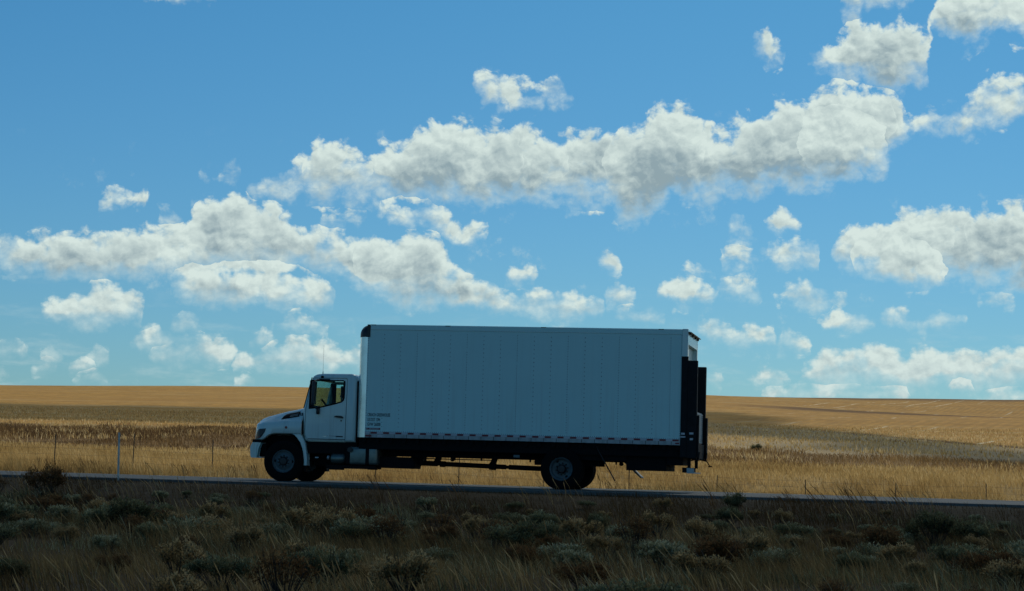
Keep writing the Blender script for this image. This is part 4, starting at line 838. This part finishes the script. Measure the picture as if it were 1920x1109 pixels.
# lamps, vent, number
for side in (0, 1):
    f = (lambda y: y) if not side else (lambda y: BW-y)
    # headlight wraps the corner: sheet following the fender, pushed 6 mm proud
    hl = [(-7.575, 1.270), (-7.335, 1.305), (-7.352, 1.225), (-7.44, 1.11), (-7.515, 1.058), (-7.64, 1.045)]
    def fy(x):
        t = max(0, min(1, (x+7.70)/.34)); return BW/2 - (1.125 - .30*(1-t)**2.2)
    P = []
    for k in range(15):
        x = -7.645 + .31*k/14
        lo = float(np.interp(x, [-7.645, -7.515, -7.44, -7.352, -7.335], [1.045, 1.058, 1.11, 1.225, 1.29]))
        hi = float(np.interp(x, [-7.645, -7.575, -7.52, -7.335], [1.08, 1.262, 1.290, 1.306]))
        P.append([(x-.004, f(fy(x)-.012), lo+(hi-lo)*j/5) for j in range(6)])
    mb = MB(); mb.grid(P); h = mb.build('headlight', LENS, truck, smooth=True)
    sm = h.modifiers.new('t', 'SOLIDIFY'); sm.thickness = .012
    P = [[(x-.006, f(fy(x)-.022), z) for z in (lo_, lo_+.035)] for x, lo_ in [(-7.62, 1.052), (-7.56, 1.055), (-7.51, 1.065), (-7.47, 1.095)]]
    mb = MB(); mb.grid(P); mb.build('turn_signal', AMBER, h)
    P = [[(x-.006, f(fy(x)-.022), z) for z in (lo_, lo_+.012)] for x, lo_ in [(-7.645, 1.07), (-7.61, 1.16), (-7.58, 1.24), (-7.55, 1.275)]]
    mb = MB(); mb.grid(P); mb.build('lamp_trim', CHROME, h)
def hood_side_y(x, z):
    """outer surface of the sloping upper hood side on the camera side"""
    best = None
    for i in range(len(P_h)-1):
        if P_h[i][0][0] <= x <= P_h[i+1][0][0]:
            t = (x-P_h[i][0][0])/(P_h[i+1][0][0]-P_h[i][0][0])
            r_ = [(P_h[i][j][1]*(1-t)+P_h[i+1][j][1]*t, P_h[i][j][2]*(1-t)+P_h[i+1][j][2]*t) for j in range(12)]
            for j in range(11):
                if r_[j][1] <= z <= r_[j+1][1]:
                    q = (z-r_[j][1])/max(1e-6, r_[j+1][1]-r_[j][1]); return r_[j][0]*(1-q)+r_[j+1][0]*q
            return r_[-3][0]
    return YF
DELX = -17.33
FY = 62.0
FENCEX = [-26.06-2.635*3+2.635*k for k in range(19)]
TALLX = [-10.48, -8.86, -3.46, -2.97, -1.93, -1.17, -.53, -.21, .43]
BBX = -17.7
def hillbush(): return (-7.1, 115.0)
SH1N = [(-150, -95), (-40, -100), (110, -95)]; SH1F = [(-150, 58.5), (-20, 58.0), (110, 58.5)]
SH2N = [(-83, 150), (-50, 158), (-31, 170), (-16, 190), (-.6, 130), (7.6, 112), (15, 105)]
SH2F = [(-125, 225), (-71, 225), (-46, 250), (-23.6, 275), (-.9, 178), (9.2, 135), (18, 125)]
for side in (0, 1):
    f = (lambda y: y) if not side else (lambda y: BW-y)
    xs = np.linspace(-6.974, -6.521, 14); P = []
    for x in xs:
        lo = float(np.interp(x, [-6.974, -6.768, -6.521], [1.548, 1.583, 1.630])); hi = float(np.interp(x, [-6.974, -6.935, -6.897, -6.773, -6.521], [1.565, 1.64, 1.676, 1.714, 1.762]))
        P.append([(x, f(hood_side_y(x, lo+(hi-lo)*j/4)-.008), lo+(hi-lo)*j/4) for j in range(5)])
    mb = MB(); mb.grid(P); v = mb.build('hood_vent', BLACK, hood, smooth=True)
    sm = v.modifiers.new('t', 'SOLIDIFY'); sm.thickness = .006
    mb = MB()
    for j in (1, 2): mb.grid([[(p[0], p[1]+(-.010 if not side else .010), p[2]) for p in (q[j], (q[j][0], q[j][1], q[j][2]+.010))] for q in P[6:13]])
    mb.build('vent_slat', BARE, v)
    mb = MB(); y = f(hood_side_y(-6.81, 1.345)-.002); mb.lathe([(0, -.012), (.028, -.010), (.034, 0)], (-6.81, y, 1.345), 16); o = mb.build('side_lamp', AMBER, hood)
    if side:
        for q in o.data.vertices: q.co.y = 2*y-q.co.y
text_part('15', .088, Vector((-6.512, min(hood_side_y(-6.50, 1.66), hood_side_y(-6.45, 1.66), hood_side_y(-6.42, 1.66))-.014, 1.656)), INK, hood, 'lettering', 1.0, bold=.006, ext=.004)
# bumper: section in x-z swept across with rounded ends
bp = [(-7.70, .954), (-7.748, .868), (-7.762, .796), (-7.745, .615), (-7.72, .567), (-7.607, .564), (-7.534, .62), (-7.504, .80), (-7.446, .949)]
mb = MB(); P = []
for k in range(33):
    t = -1+2*k/32; e = max(0, abs(t)-.80)/.20; y = BW/2 + t*1.135
    back = .20*(1-math.sqrt(max(0, 1-e*e)))
    P.append([(a+back*(1 if a < -7.6 else .25), y, c) for a, c in bp+[bp[0]]])
mb.grid(P); b = mb.b
mb.prism([(a+.03 if a < -7.6 else a-.01, c) for a, c in bp], BW/2-1.125, BW/2-1.0); mb.prism([(a+.03 if a < -7.6 else a-.01, c) for a, c in bp], BW/2+1.0, BW/2+1.125)
bump = mb.build('bumper', WHITE, truck, smooth=True, sharp=40)
mb = MB(); mb.box(-7.69, -7.44, BW/2-1.08, BW/2+1.08, .945, 1.03); mb.build('bumper_gap_panel', BLACK, truck)
mb = MB(); mb.box(-7.5, -7.35, BW/2-1.0, BW/2+1.0, .60, .93); mb.build('bumper_bracket', BLACK, bump)

# ------------------------------------------------------------------ driver
def person_driver():
    y = CY0+.48
    J = {'pelvis': (-5.50, y, 1.50), 'belly': (-5.47, y, 1.64), 'chest': (-5.44, y, 1.86), 'neck': (-5.44, y, 2.02), 'head0': (-5.46, y, 2.10), 'head1': (-5.475, y, 2.20), 'head2': (-5.47, y, 2.27), 'chin': (-5.55, y, 2.105), 'nose': (-5.585, y, 2.155)}
    names = list(J); V = [J[n] for n in names]; E = [(0, 1), (1, 2), (2, 3), (3, 4), (4, 5), (5, 6), (4, 7), (5, 8)]
    Rr = [(.17, .14), (.16, .13), (.18, .14), (.06, .06), (.085, .085), (.092, .085), (.05, .05), (.028, .035), (.016, .02)]
    def limb(start, pts, rr):
        p = start
        for q, r_ in zip(pts, rr): V.append(q); Rr.append((r_, r_)); E.append((p, len(V)-1)); p = len(V)-1
        return p
    for s in (-1, 1):
        limb(0, [(-5.54, y+.11*s, 1.49), (-5.92, y+.16*s, 1.52), (-5.98, y+.15*s, 1.12), (-6.10, y+.15*s, 1.07)], [.095, .068, .045, .04])
        w = limb(2, [(-5.44, y+.19*s, 1.95), (-5.55, y+.25*s, 1.70), (-5.78, y+.19*s, 1.82)], [.06, .045, .030])
        px, py, pz = V[w]
        limb(w, [(px-.06, py-.01*s, pz+.04)], [.030])
        pw = len(V)-1
        for k, (l, dy) in enumerate(((.070, -.030), (.080, -.010), (.075, .010), (.060, .028))):
            a = V[pw]; limb(pw, [(a[0]-.025, a[1]+dy, a[2]+.02), (a[0]-.025-l*.45, a[1]+dy*1.1, a[2]+.0), (a[0]-.02-l*.3, a[1]+dy*1.1, a[2]-.03)], [.0095, .009, .008])
        a = V[pw]; limb(pw, [(a[0]-.01, a[1]-.035*s, a[2]-.01), (a[0]-.04, a[1]-.04*s, a[2]-.02)], [.011, .009])
    me = bpy.data.meshes.new('person'); me.from_pydata(V, E, [])
    o = bpy.data.objects.new('person', me); col.objects.link(o)
    md = o.modifiers.new('s', 'SKIN')
    for i, sv in enumerate(me.skin_vertices[0].data):
        sv.radius = Rr[i] if i < len(Rr) else (.01, .01); sv.use_root = (i == 0)
    ss = o.modifiers.new('ss', 'SUBSURF'); ss.levels = 2; ss.render_levels = 2
    bpy.context.view_layer.update()
    me2 = bpy.data.meshes.new_from_object(o.evaluated_get(bpy.context.evaluated_depsgraph_get()))
    o.modifiers.clear(); o.data = me2
    skin = mat('skin', (.42, .25, .18), .5); shirt = mat('dark_shirt', (.03, .04, .06), .9); jeans = mat('dark_trousers', (.02, .025, .04), .9)
    for q in (skin, shirt, jeans): me2.materials.append(q)
    for p in me2.polygons:
        c = p.center; p.use_smooth = True
        p.material_index = 0 if (c.z > 2.03 or (c.x < -5.76 and c.z > 1.7)) else (2 if c.z < 1.58 else 1)
    o.location = (TX, TY, 0)
    tag(o, 'driver in a dark shirt sitting behind the wheel, seen through the cab window', 'person')
    mb = MB(); mb.lathe([(.0, .095), (.05, .088), (.085, .05), (.097, 0), (.098, -.06), (.08, -.10), (.0, -.10)], (-5.455, y, 2.225), 20, axis='z'); mb.box(-5.62, -5.53, y-.07, y+.07, 2.225, 2.236, bev=.004)
    cap = mb.build('cap', mat('cap_cloth', (.02, .02, .025), .9), o, smooth=True, sharp=40)
    for s in (-1, 1):
        mb = MB(); mb.lathe([(0, -.006), (.011, -.004), (.011, .004), (0, .006)], (-5.553, y+.032*s, 2.165), 10, axis='x'); mb.build('eye', mat('eye', (.6, .6, .6), .3), o)
    mb = MB(); mb.box(-5.585, -5.57, y-.022, y+.022, 2.108, 2.114); mb.build('mouth', mat('lip', (.25, .1, .09), .5), o)
person_driver()

# ------------------------------------------------------------------ roadside marker and fence
mb = MB(); mb.prism([(-.024, -.012), (-.010, .004), (.010, .004), (.024, -.012), (.020, -.016), (.008, -.002), (-.008, -.002), (-.020, -.016)], -.02, 1.12, axis='z')
dl = mb.build('marker_post', mat('marker_post_white', (.80, .78, .70), .6, vary=.3, vscale=9))
dx = DELX
dl.location = (dx, 45.0, hz(dx, 45.0)); dl.rotation_euler = (0, R(-1.3), 0)
tag(dl, 'slim white roadside marker post standing at the near road edge', 'marker post')

STEEL = mat('rusty_green_steel', (.07, .065, .045), .7, vary=.5, vscale=6)
WIRE = mat('fence_wire', (.10, .095, .085), .6)
fence = empty('wire_fence', (0, FY, 0)); tag(fence, 'low wire fence on thin dark steel posts between the road and the field', 'fence')
fx = FENCEX
tops = []
for x in fx:
    z0 = hz(x, FY); h = (1.12 if x < -8 else .92)+random.uniform(-.05, .05); lean = random.uniform(-.03, .03)
    mb = MB(); mb.box(x-.013, x+.013, -.004, .004, z0-.1, z0+h); mb.box(x-.004, x+.004, .004, .035, z0-.1, z0+h)
    o = mb.build('fence_post', STEEL, fence)
    o.data.transform(Matrix.Translation((x, 0, z0)) @ Matrix.Rotation(lean, 4, 'Y') @ Matrix.Translation((-x, 0, -z0)))
    tops.append((x, z0))
for lv in (.28, .48, .68, .86):
    mb = MB(); pts = []
    for i, (x, z0) in enumerate(tops):
        pts.append((x, -.008, z0+lv))
        if i < len(tops)-1: pts.append(((x+tops[i+1][0])/2, -.008, (z0+tops[i+1][1])/2+lv-.02))
    mb.tube(pts, .0026, 5); mb.build('wire', WIRE, fence)

# ------------------------------------------------------------------ vegetation
def leafmat(name, cols, tr=.45, rough=.9):
    m = bpy.data.materials.new(name); m.use_nodes = True; T = NT(m.node_tree); T.n.remove(T.n['Principled BSDF'])
    at = T.node('ShaderNodeAttribute', attribute_name='tone')
    rp = T.node('ShaderNodeValToRGB'); cr = rp.color_ramp
    while len(cr.elements) < len(cols): cr.elements.new(.5)
    for i, c in enumerate(cols): cr.elements[i].position = i/(len(cols)-1); cr.elements[i].color = (*c, 1)
    T.put(rp.inputs[0], at.outputs['Fac'])
    d = T.node('ShaderNodeBsdfDiffuse'); t = T.node('ShaderNodeBsdfTranslucent'); mx = T.node('ShaderNodeMixShader')
    T.put(d.inputs[0], rp.outputs[0]); T.put(t.inputs[0], rp.outputs[0]); mx.inputs[0].default_value = tr
    T.put(mx.inputs[1], d.outputs[0]); T.put(mx.inputs[2], t.outputs[0]); T.put(T.n['Material Output'].inputs[0], mx.outputs[0])
    return m
def blades(name, x, y, h, w, lean, mt, tone, label, cat, head=0.0, jit=.25, kind='stuff'):
    n = len(x); z = height(x, y)
    a = rng.uniform(-1.0, 1.0, n)                     # facing, mostly towards the open side
    dx_ = np.cos(a); dy_ = np.sin(a)
    lx = lean + rng.normal(0, jit, n); ly = rng.normal(0, jit, n)
    b = np.stack([x, y, z-.03], -1); W = np.stack([dx_, dy_, 0*a], -1)*w[:, None]/2
    mid = b + np.stack([lx*h*.35, ly*h*.35, h*.55], -1)
    tip = b + np.stack([lx*h*1.0, ly*h*1.0, h*np.maximum(.55, 1-.25*lx**2)], -1)
    if head:
        h0 = mid*.35+tip*.65
        co = np.stack([b-W*.6, b+W*.6, mid-W*.6, mid+W*.6, h0-W*(.6+head), h0+W*(.6+head), tip], 1)
        k = np.arange(n)[:, None]*7
        f = [np.concatenate([k+np.array([[0, 1, 3, 2]]), k+np.array([[2, 3, 5, 4]])]), k+np.array([[4, 5, 6]])]; kk = 7
    else:
        co = np.stack([b-W, b+W, mid-W*.8, mid+W*.8, tip], 1); k = np.arange(n)[:, None]*5
        f = [k+np.array([[0, 1, 3, 2]]), k+np.array([[2, 3, 4]])]; kk = 5
    o = mesh_np(name, co.reshape(-1, 3), f, mt, tone=np.repeat(tone, kk))
    tag(o, label, cat, kind=kind); return o
def scatter(n, y0, y1, m=3.0, bias=0.0):
    """random spots in the part of the land the view can hold, with a margin"""
    y = []
    lo, hi = y0, y1
    y = np.sqrt(rng.uniform(lo*lo, hi*hi, n))
    t = rng.uniform(0, 1, n); x = (-.47*y-m)*(1-t) + (.09*y+m)*t
    return x, y
def keep(x, y, p): k = rng.uniform(0, 1, len(x)) < p; return x[k], y[k]

STRAW = leafmat('dry_grass', [(.20, .12, .045), (.36, .24, .09), (.49, .34, .14), (.64, .50, .27)], .55)
BROWN = leafmat('dead_weeds', [(.09, .055, .03), (.18, .11, .048), (.32, .20, .078), (.48, .33, .16)], .45)
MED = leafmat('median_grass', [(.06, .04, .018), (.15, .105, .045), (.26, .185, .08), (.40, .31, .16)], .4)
SAGE = leafmat('sage_leaves', [(.05, .048, .024), (.12, .12, .058), (.22, .225, .12), (.42, .42, .27)], .3)
RUST = leafmat('rust_brush', [(.05, .028, .012), (.11, .06, .025), (.18, .10, .045), (.26, .18, .08)], .3)
STEM = mat('woody_stem', (.04, .032, .024), .9)

# verge beyond the road and pasture up to the weeds
x, y = scatter(90000, 55.6, 74); x, y = keep(x, y, .35+.65*sstep(-.4, .3, vnoise(x/1.1, y/1.4, 11)))
blades('verge_grass', x, y, rng.uniform(.18, .52, len(x))*(1+.45*vnoise(x/2.5, y/3, 12))*sstep(54.6, 57.2, y), rng.uniform(.008, .017, len(x)), -.18, STRAW, np.clip(.40+.22*vnoise(x/3, y/4, 13)+.22*vnoise(x/.8, y/1.2, 15)+rng.normal(0, .17, len(x)), 0, 1), 'tall dry straw grass along the far road edge', 'grass')
x, y = scatter(36000, 74, 94)
blades('pasture_grass', x, y, rng.uniform(.12, .34, len(x)), rng.uniform(.018, .04, len(x)), -.12, STRAW, np.clip(.40+.3*vnoise(x/5, y/6, 14)+rng.normal(0, .16, len(x)), 0, 1), 'short pale dry grass behind the wire fence', 'grass')
# dark seeding weeds leaning at the verge
x, y = scatter(9000, 55.4, 61); k = vnoise(x/1.7, y/2.2, 21)+.55*vnoise(x/.5, y/.6, 22) > .72; x, y = x[k], y[k]
blades('verge_weeds', x, y, rng.uniform(.2, .55, len(x)), rng.uniform(.010, .026, len(x)), -.30, BROWN, np.clip(.45+rng.normal(0, .15, len(x)), 0, 1), 'dark leaning seed weeds in clumps along the far road edge', 'weeds', head=.5, jit=.22)
# weed belt
x, y = scatter(120000, 90, 141, 5); k_ = y < 134-24*sstep(-34, 0, x)+8*vnoise(x/7, y/9, 38)+3*vnoise(x/1.8, y/3, 39); x, y = x[k_], y[k_]; p = .35+.65*sstep(-.25, .45, vnoise(x/4, y/6, 31)+.5*vnoise(x/1.2, y/2, 32)+.35*sstep(100, 120, y)-.2); x, y = keep(x, y, p)
blades('weed_belt', x, y, rng.uniform(.10, .36, len(x))*(1+.7*vnoise(x/3, y/4, 33)), rng.uniform(.018, .042, len(x)), -.1, BROWN, np.clip(.30+.24*sstep(-34, -8, x)-.12*sstep(100, 112, y)+.16*vnoise(x/6, y/9, 34)+.26*vnoise(x/1.3, y/2.4, 37)+rng.normal(0, .16, len(x)), 0, 1), 'brown weeds and tufts in a belt below the stubble field', 'weeds', head=.15)
x, y = scatter(16000, 92, 141, 5); x, y = keep(x, y, sstep(.1, .6, vnoise(x/7, y/5, 35)))
blades('pale_tufts', x, y, rng.uniform(.2, .45, len(x)), rng.uniform(.03, .06, len(x)), -.1, STRAW, np.clip(.75+rng.normal(0, .18, len(x)), 0, 1), 'pale straw tufts scattered among the brown weeds', 'grass')
x, y = scatter(30000, 118, 215, 8); k_ = y > 132-24*sstep(-34, 0, x); x, y = x[k_], y[k_]
blades('stubble', x, y, rng.uniform(.10, .28, len(x)), rng.uniform(.04, .09, len(x)), -.05, STRAW, np.clip(.6+.25*vnoise(x/14, y/7, 36)+rng.normal(0, .2, len(x)), 0, 1), 'short golden stubble on the lower field slope', 'stubble')

# median in front of the camera
x, y = scatter(150000, 11, 45, 2.5); x, y = keep(x, y, .30+.70*sstep(-.35, .4, vnoise(x/1.6, y/1.8, 41)))
hh = rng.uniform(.10, .42, len(x))*(1+.35*vnoise(x/2, y/2.6, 42))*(.35+.65*sstep(45, 38, y))
blades('median_grass', x, y, hh, rng.uniform(.004, .011, len(x)), -.38, MED, np.clip(.42-.6*sstep(37, 41, y)+.33*vnoise(x/2.4, y/3, 43)+rng.normal(0, .17, len(x)), 0, 1), 'dark dry grass leaning left across the shaded median', 'grass', jit=.22)  # tone drops towards the road bank, deep shade put into the blade colour
x, y = scatter(70000, 20, 42, 2.5); x, y = keep(x, y, sstep(-.2, .35, vnoise(x/2.0, y/1.7, 51)+.3*sstep(24, 34, y)-.3*sstep(37, 42, y)))
blades('low_sage_cover', x, y, rng.uniform(.08, .30, len(x))*(1+.5*vnoise(x/.9, y/.9, 52)), rng.uniform(.006, .016, len(x)), -.2, SAGE, np.clip(.50+.25*vnoise(x/1.8, y/2, 53)+rng.normal(0, .2, len(x)), 0, 1), 'low grey-green scrub filling the median between the bushes', 'scrub', jit=.45)
x, y = scatter(3500, 16, 44, 2.5); x, y = keep(x, y, sstep(0, .5, vnoise(x/2.2, y/2.4, 44)))
blades('seeding_grass', x, y, rng.uniform(.3, .62, len(x)), rng.uniform(.006, .014, len(x)), -.42, MED, np.clip(.75+rng.normal(0, .2, len(x)), 0, 1), 'taller pale seeding grass stalks in the median', 'grass', head=.9, jit=.14)
x = np.concatenate([rng.normal(c, .10, 13) for c in TALLX]); y = np.concatenate([rng.normal(42.7, .25, 13) for _ in TALLX])
blades('leaning_stalks', x, y, rng.uniform(.3, .75, len(x)), rng.uniform(.008, .016, len(x)), -.50, RUST, np.clip(.45+rng.normal(0, .2, len(x)), 0, 1), 'dark tall stalks leaning left in front of the road line', 'weeds', head=.9, jit=.10)

def bush_mesh(name, rad, hgt, nleaf, mt, tone0, seed, lsize=.030):
    g = np.random.default_rng(seed)
    # lumpy crown: sub-clumps spread on a dome, leaves around their outsides
    nc = int(g.integers(15, 24)); th = g.uniform(0, 2*np.pi, nc); rr = np.sqrt(g.uniform(0, 1, nc))*rad*.8; 
    cx, cy = rr*np.cos(th)*g.uniform(.8, 1.4), rr*np.sin(th)*g.uniform(.7, 1.1); cz = hgt*(.35+.55*np.sqrt(np.maximum(0, 1-(rr/rad)**2))*g.uniform(.55, 1.1, nc)); cr = g.uniform(.07, .20, nc)*rad/.5
    ci = g.integers(0, nc, nleaf); v = g.normal(0, 1, (nleaf, 3)); v /= np.linalg.norm(v, axis=1)[:, None]
    q = g.uniform(.35, 1.15, nleaf)**.5
    P = np.stack([cx[ci], cy[ci], cz[ci]], -1) + v*(cr[ci]*q)[:, None]*np.array([1, 1, .9])
    P[:, 2] = np.maximum(P[:, 2], .02)
    d1 = v*.5 + g.normal(0, .6, (nleaf, 3)) + np.array([-.15, 0, .7]); d1 /= np.linalg.norm(d1, axis=1)[:, None]
    d2 = np.cross(d1, g.normal(0, 1, (nleaf, 3))); d2 /= np.linalg.norm(d2, axis=1)[:, None]
    L = g.uniform(.6, 1.4, nleaf)[:, None]*lsize
    co = np.stack([P-d2*L*.28, P+d2*L*.28, P+d1*L+d2*L*.12, P+d1*L-d2*L*.12], 1).reshape(-1, 3)
    f = np.arange(nleaf)[:, None]*4+np.array([[0, 1, 2, 3]])
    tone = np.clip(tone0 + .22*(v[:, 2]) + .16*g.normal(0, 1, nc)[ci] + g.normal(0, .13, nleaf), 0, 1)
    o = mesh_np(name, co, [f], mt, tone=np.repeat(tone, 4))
    # woody stems
    mb = MB()
    for k in range(nc): mb.tube([(cx[k]*.15, cy[k]*.15, -.03), (cx[k]*.6, cy[k]*.6, cz[k]*.5), (cx[k], cy[k], cz[k])], [.012, .008, .004], 4, cap=False)
    for k in range(16):
        a = g.uniform(0, 6.28); l = g.uniform(.9, 1.25); bx, by = math.cos(a)*rad*l*.8, math.sin(a)*rad*l*.6; bz = hgt*g.uniform(.5, 1.2)
        mb.tube([(bx*.5, by*.5, bz*.5), (bx*.8, by*.8, bz*.85), (bx-.06, by, bz)], [.005, .004, .002], 4, cap=False)
    s = mb.build('stems', STEM, o)
    return o
kinds = []
spec = [('sagebrush', .50, .55, 3400, SAGE, .48, 'grey-green sagebrush bush in the shaded median', 'sagebrush bushes scattered through the median', .034),
        ('sagebrush', .38, .42, 2400, SAGE, .62, 'small pale sagebrush bush in the shaded median', 'pale low sagebrush in the median', .030),
        ('brush', .55, .50, 3000, RUST, .45, 'rusty brown dead bush in the shaded median', 'brown dead bushes in the median', .032),
        ('sagebrush', .62, .66, 4200, SAGE, .36, 'large dark sagebrush bush in the shaded median', 'large dark sagebrush in the median', .036),
        ('sagebrush', .46, .38, 2000, SAGE, .52, 'sparse spreading sagebrush bush in the shaded median', 'sparse spreading sagebrush in the median', .028),
        ('rabbitbrush', .44, .52, 2800, MED, .60, 'straw-coloured rounded brush in the shaded median', 'straw-coloured brush in the median', .030),
        ('brush', .40, .60, 1500, RUST, .50, 'thin upright dead bush in the shaded median', 'thin upright dead bushes in the median', .026)]
for i, (nm, ra, hg, nl, mt_, tn, lb, gp, ls) in enumerate(spec):
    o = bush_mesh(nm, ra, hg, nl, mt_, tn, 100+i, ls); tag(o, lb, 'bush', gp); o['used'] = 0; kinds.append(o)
def put_bush(i, x, y, s=1.0, dz=0.0):
    o = kinds[i]
    if o['used']: c = copy_tree(o)
    else: c = o; o['used'] = 1
    c.location = (x, y, hz(x, y)-.02+dz); c.rotation_euler = (0, 0, random.uniform(0, 6.28)); c.scale = (s*random.uniform(.85, 1.2), s*random.uniform(.85, 1.2), s*random.uniform(.85, 1.12))
    return c
spots = []
tries = 0
while len(spots) < 230 and tries < 9000:
    tries += 1
    y = math.sqrt(random.uniform(19**2, 42.5**2)); t = random.random(); x = (-.46*y-1)*(1-t)+(.085*y+1)*t
    # the sage grows thickest in the far half of the median
    if random.random() > (.22 + .78*float(sstep(26, 36, y))): continue
    if all((x-a)**2+(y-b)**2 > (.5 if y > 33 else .95)**2 for a, b, _ in spots): spots.append((x, y, 0))
for x, y, _ in spots:
    i = random.choices(range(7), [3, 3, 1.5, 1.5, 3, 4, 2.5])[0]
    smax = 1.0 if y < 36 else (.85 if y < 38.5 else .58)
    put_bush(i, x, y, smax*random.uniform(.42, 1.05))
b = put_bush(2, BBX, 41.8, 1.0, 0); b['label'] = 'tallest brown bush on the left, standing up against the road'; b.scale = (1.0, .8, 1.2); 
if 'group' in b: del b['group']
b = put_bush(3, *hillbush(), .62); b['label'] = 'lone dark round bush in the weed belt right of the truck'
if 'group' in b: del b['group']
for o in bpy.data.objects:
    if 'used' in o: del o['used']

# ------------------------------------------------------------------ unseen clouds up-sun, outlined to lay shadow on road, median and slope
CLOUDM = bpy.data.materials.new('cloud_white'); CLOUDM.use_nodes = True
CLOUDM.node_tree.nodes['Principled BSDF'].inputs['Base Color'].default_value = (.9, .9, .9, 1); CLOUDM.node_tree.nodes['Principled BSDF'].inputs['Roughness'].default_value = 1.0
def see_through(m, k):
    T = NT(m.node_tree); tr = T.node('ShaderNodeBsdfTransparent'); mx = T.node('ShaderNodeMixShader'); mx.inputs[0].default_value = 1-k
    T.put(mx.inputs[1], tr.outputs[0]); T.put(mx.inputs[2], T.n['Principled BSDF'].outputs[0]); T.put(T.n['Material Output'].inputs[0], mx.outputs[0])
see_through(CLOUDM, .54)
THINM = bpy.data.materials.new('thin_cloud'); THINM.use_nodes = True; _T = NT(THINM.node_tree)
_tr = _T.node('ShaderNodeBsdfTransparent'); _mx = _T.node('ShaderNodeMixShader'); _mx.inputs[0].default_value = .40
_T.n['Principled BSDF'].inputs['Base Color'].default_value = (.9, .9, .9, 1); _T.n['Principled BSDF'].inputs['Roughness'].default_value = 1
_T.put(_mx.inputs[1], _tr.outputs[0]); _T.put(_mx.inputs[2], _T.n['Principled BSDF'].outputs[0]); _T.put(_T.n['Material Output'].inputs[0], _mx.outputs[0])
def cloud(name, near, far, zg, alt, thick, label, nu=90, nv=40, amp=.05, mt=None):
    """lumpy closed cloud; near/far are ground polylines (x, y) its shadow spans; it floats up-sun of them"""
    near = np.array(near, float); far = np.array(far, float); off = np.array(SDIR)*((alt-zg)/SDIR.z)
    tu = np.linspace(0, 1, nu); tk = np.linspace(0, 1, len(near))
    N = np.stack([np.interp(tu, tk, near[:, k]) for k in (0, 1)], -1); Fp = np.stack([np.interp(tu, tk, far[:, k]) for k in (0, 1)], -1)
    v = np.linspace(0, 1, nv)[None, :, None]; P = N[:, None]*(1-v)+Fp[:, None]*v
    span = np.linalg.norm(Fp-N, axis=1).mean()
    P = P + amp*span*np.stack([vnoise(P[..., 0]/span*5, P[..., 1]/span*5, 61), vnoise(P[..., 0]/span*5, P[..., 1]/span*5, 62)], -1)*1.4
    ed = np.minimum(np.minimum(tu, 1-tu)[:, None]*4, np.minimum(v[0, :, 0], 1-v[0, :, 0])[None]*2.5); t = thick*np.sqrt(np.clip(ed, 0, 1))
    lump = 1+.5*vnoise(P[..., 0]/28, P[..., 1]/28, 63)+.25*vnoise(P[..., 0]/11, P[..., 1]/11, 64)
    top = np.concatenate([P+off[:2], (zg+off[2]+t*lump)[..., None]], -1); bot = np.concatenate([P+off[:2], (zg+off[2]-.25*t*lump)[..., None]], -1)
    i = np.arange(nu-1)[:, None]*nv+np.arange(nv-1)[None]; f = np.stack([i, i+nv, i+nv+1, i+1], -1).reshape(-1, 4)
    co = np.concatenate([top.reshape(-1, 3), bot.reshape(-1, 3)]); n0 = nu*nv
    o = mesh_np(name, co, [f, f[:, ::-1]+n0], mt or CLOUDM, smooth=True)
    tag(o, kind='structure')
cloud('cloud', SH1N, SH1F, 0, 420, 26, None, amp=.008)
cloud('cloud', SH2N, SH2F, 4.0, 420, 9, None, amp=.05, mt=THINM)
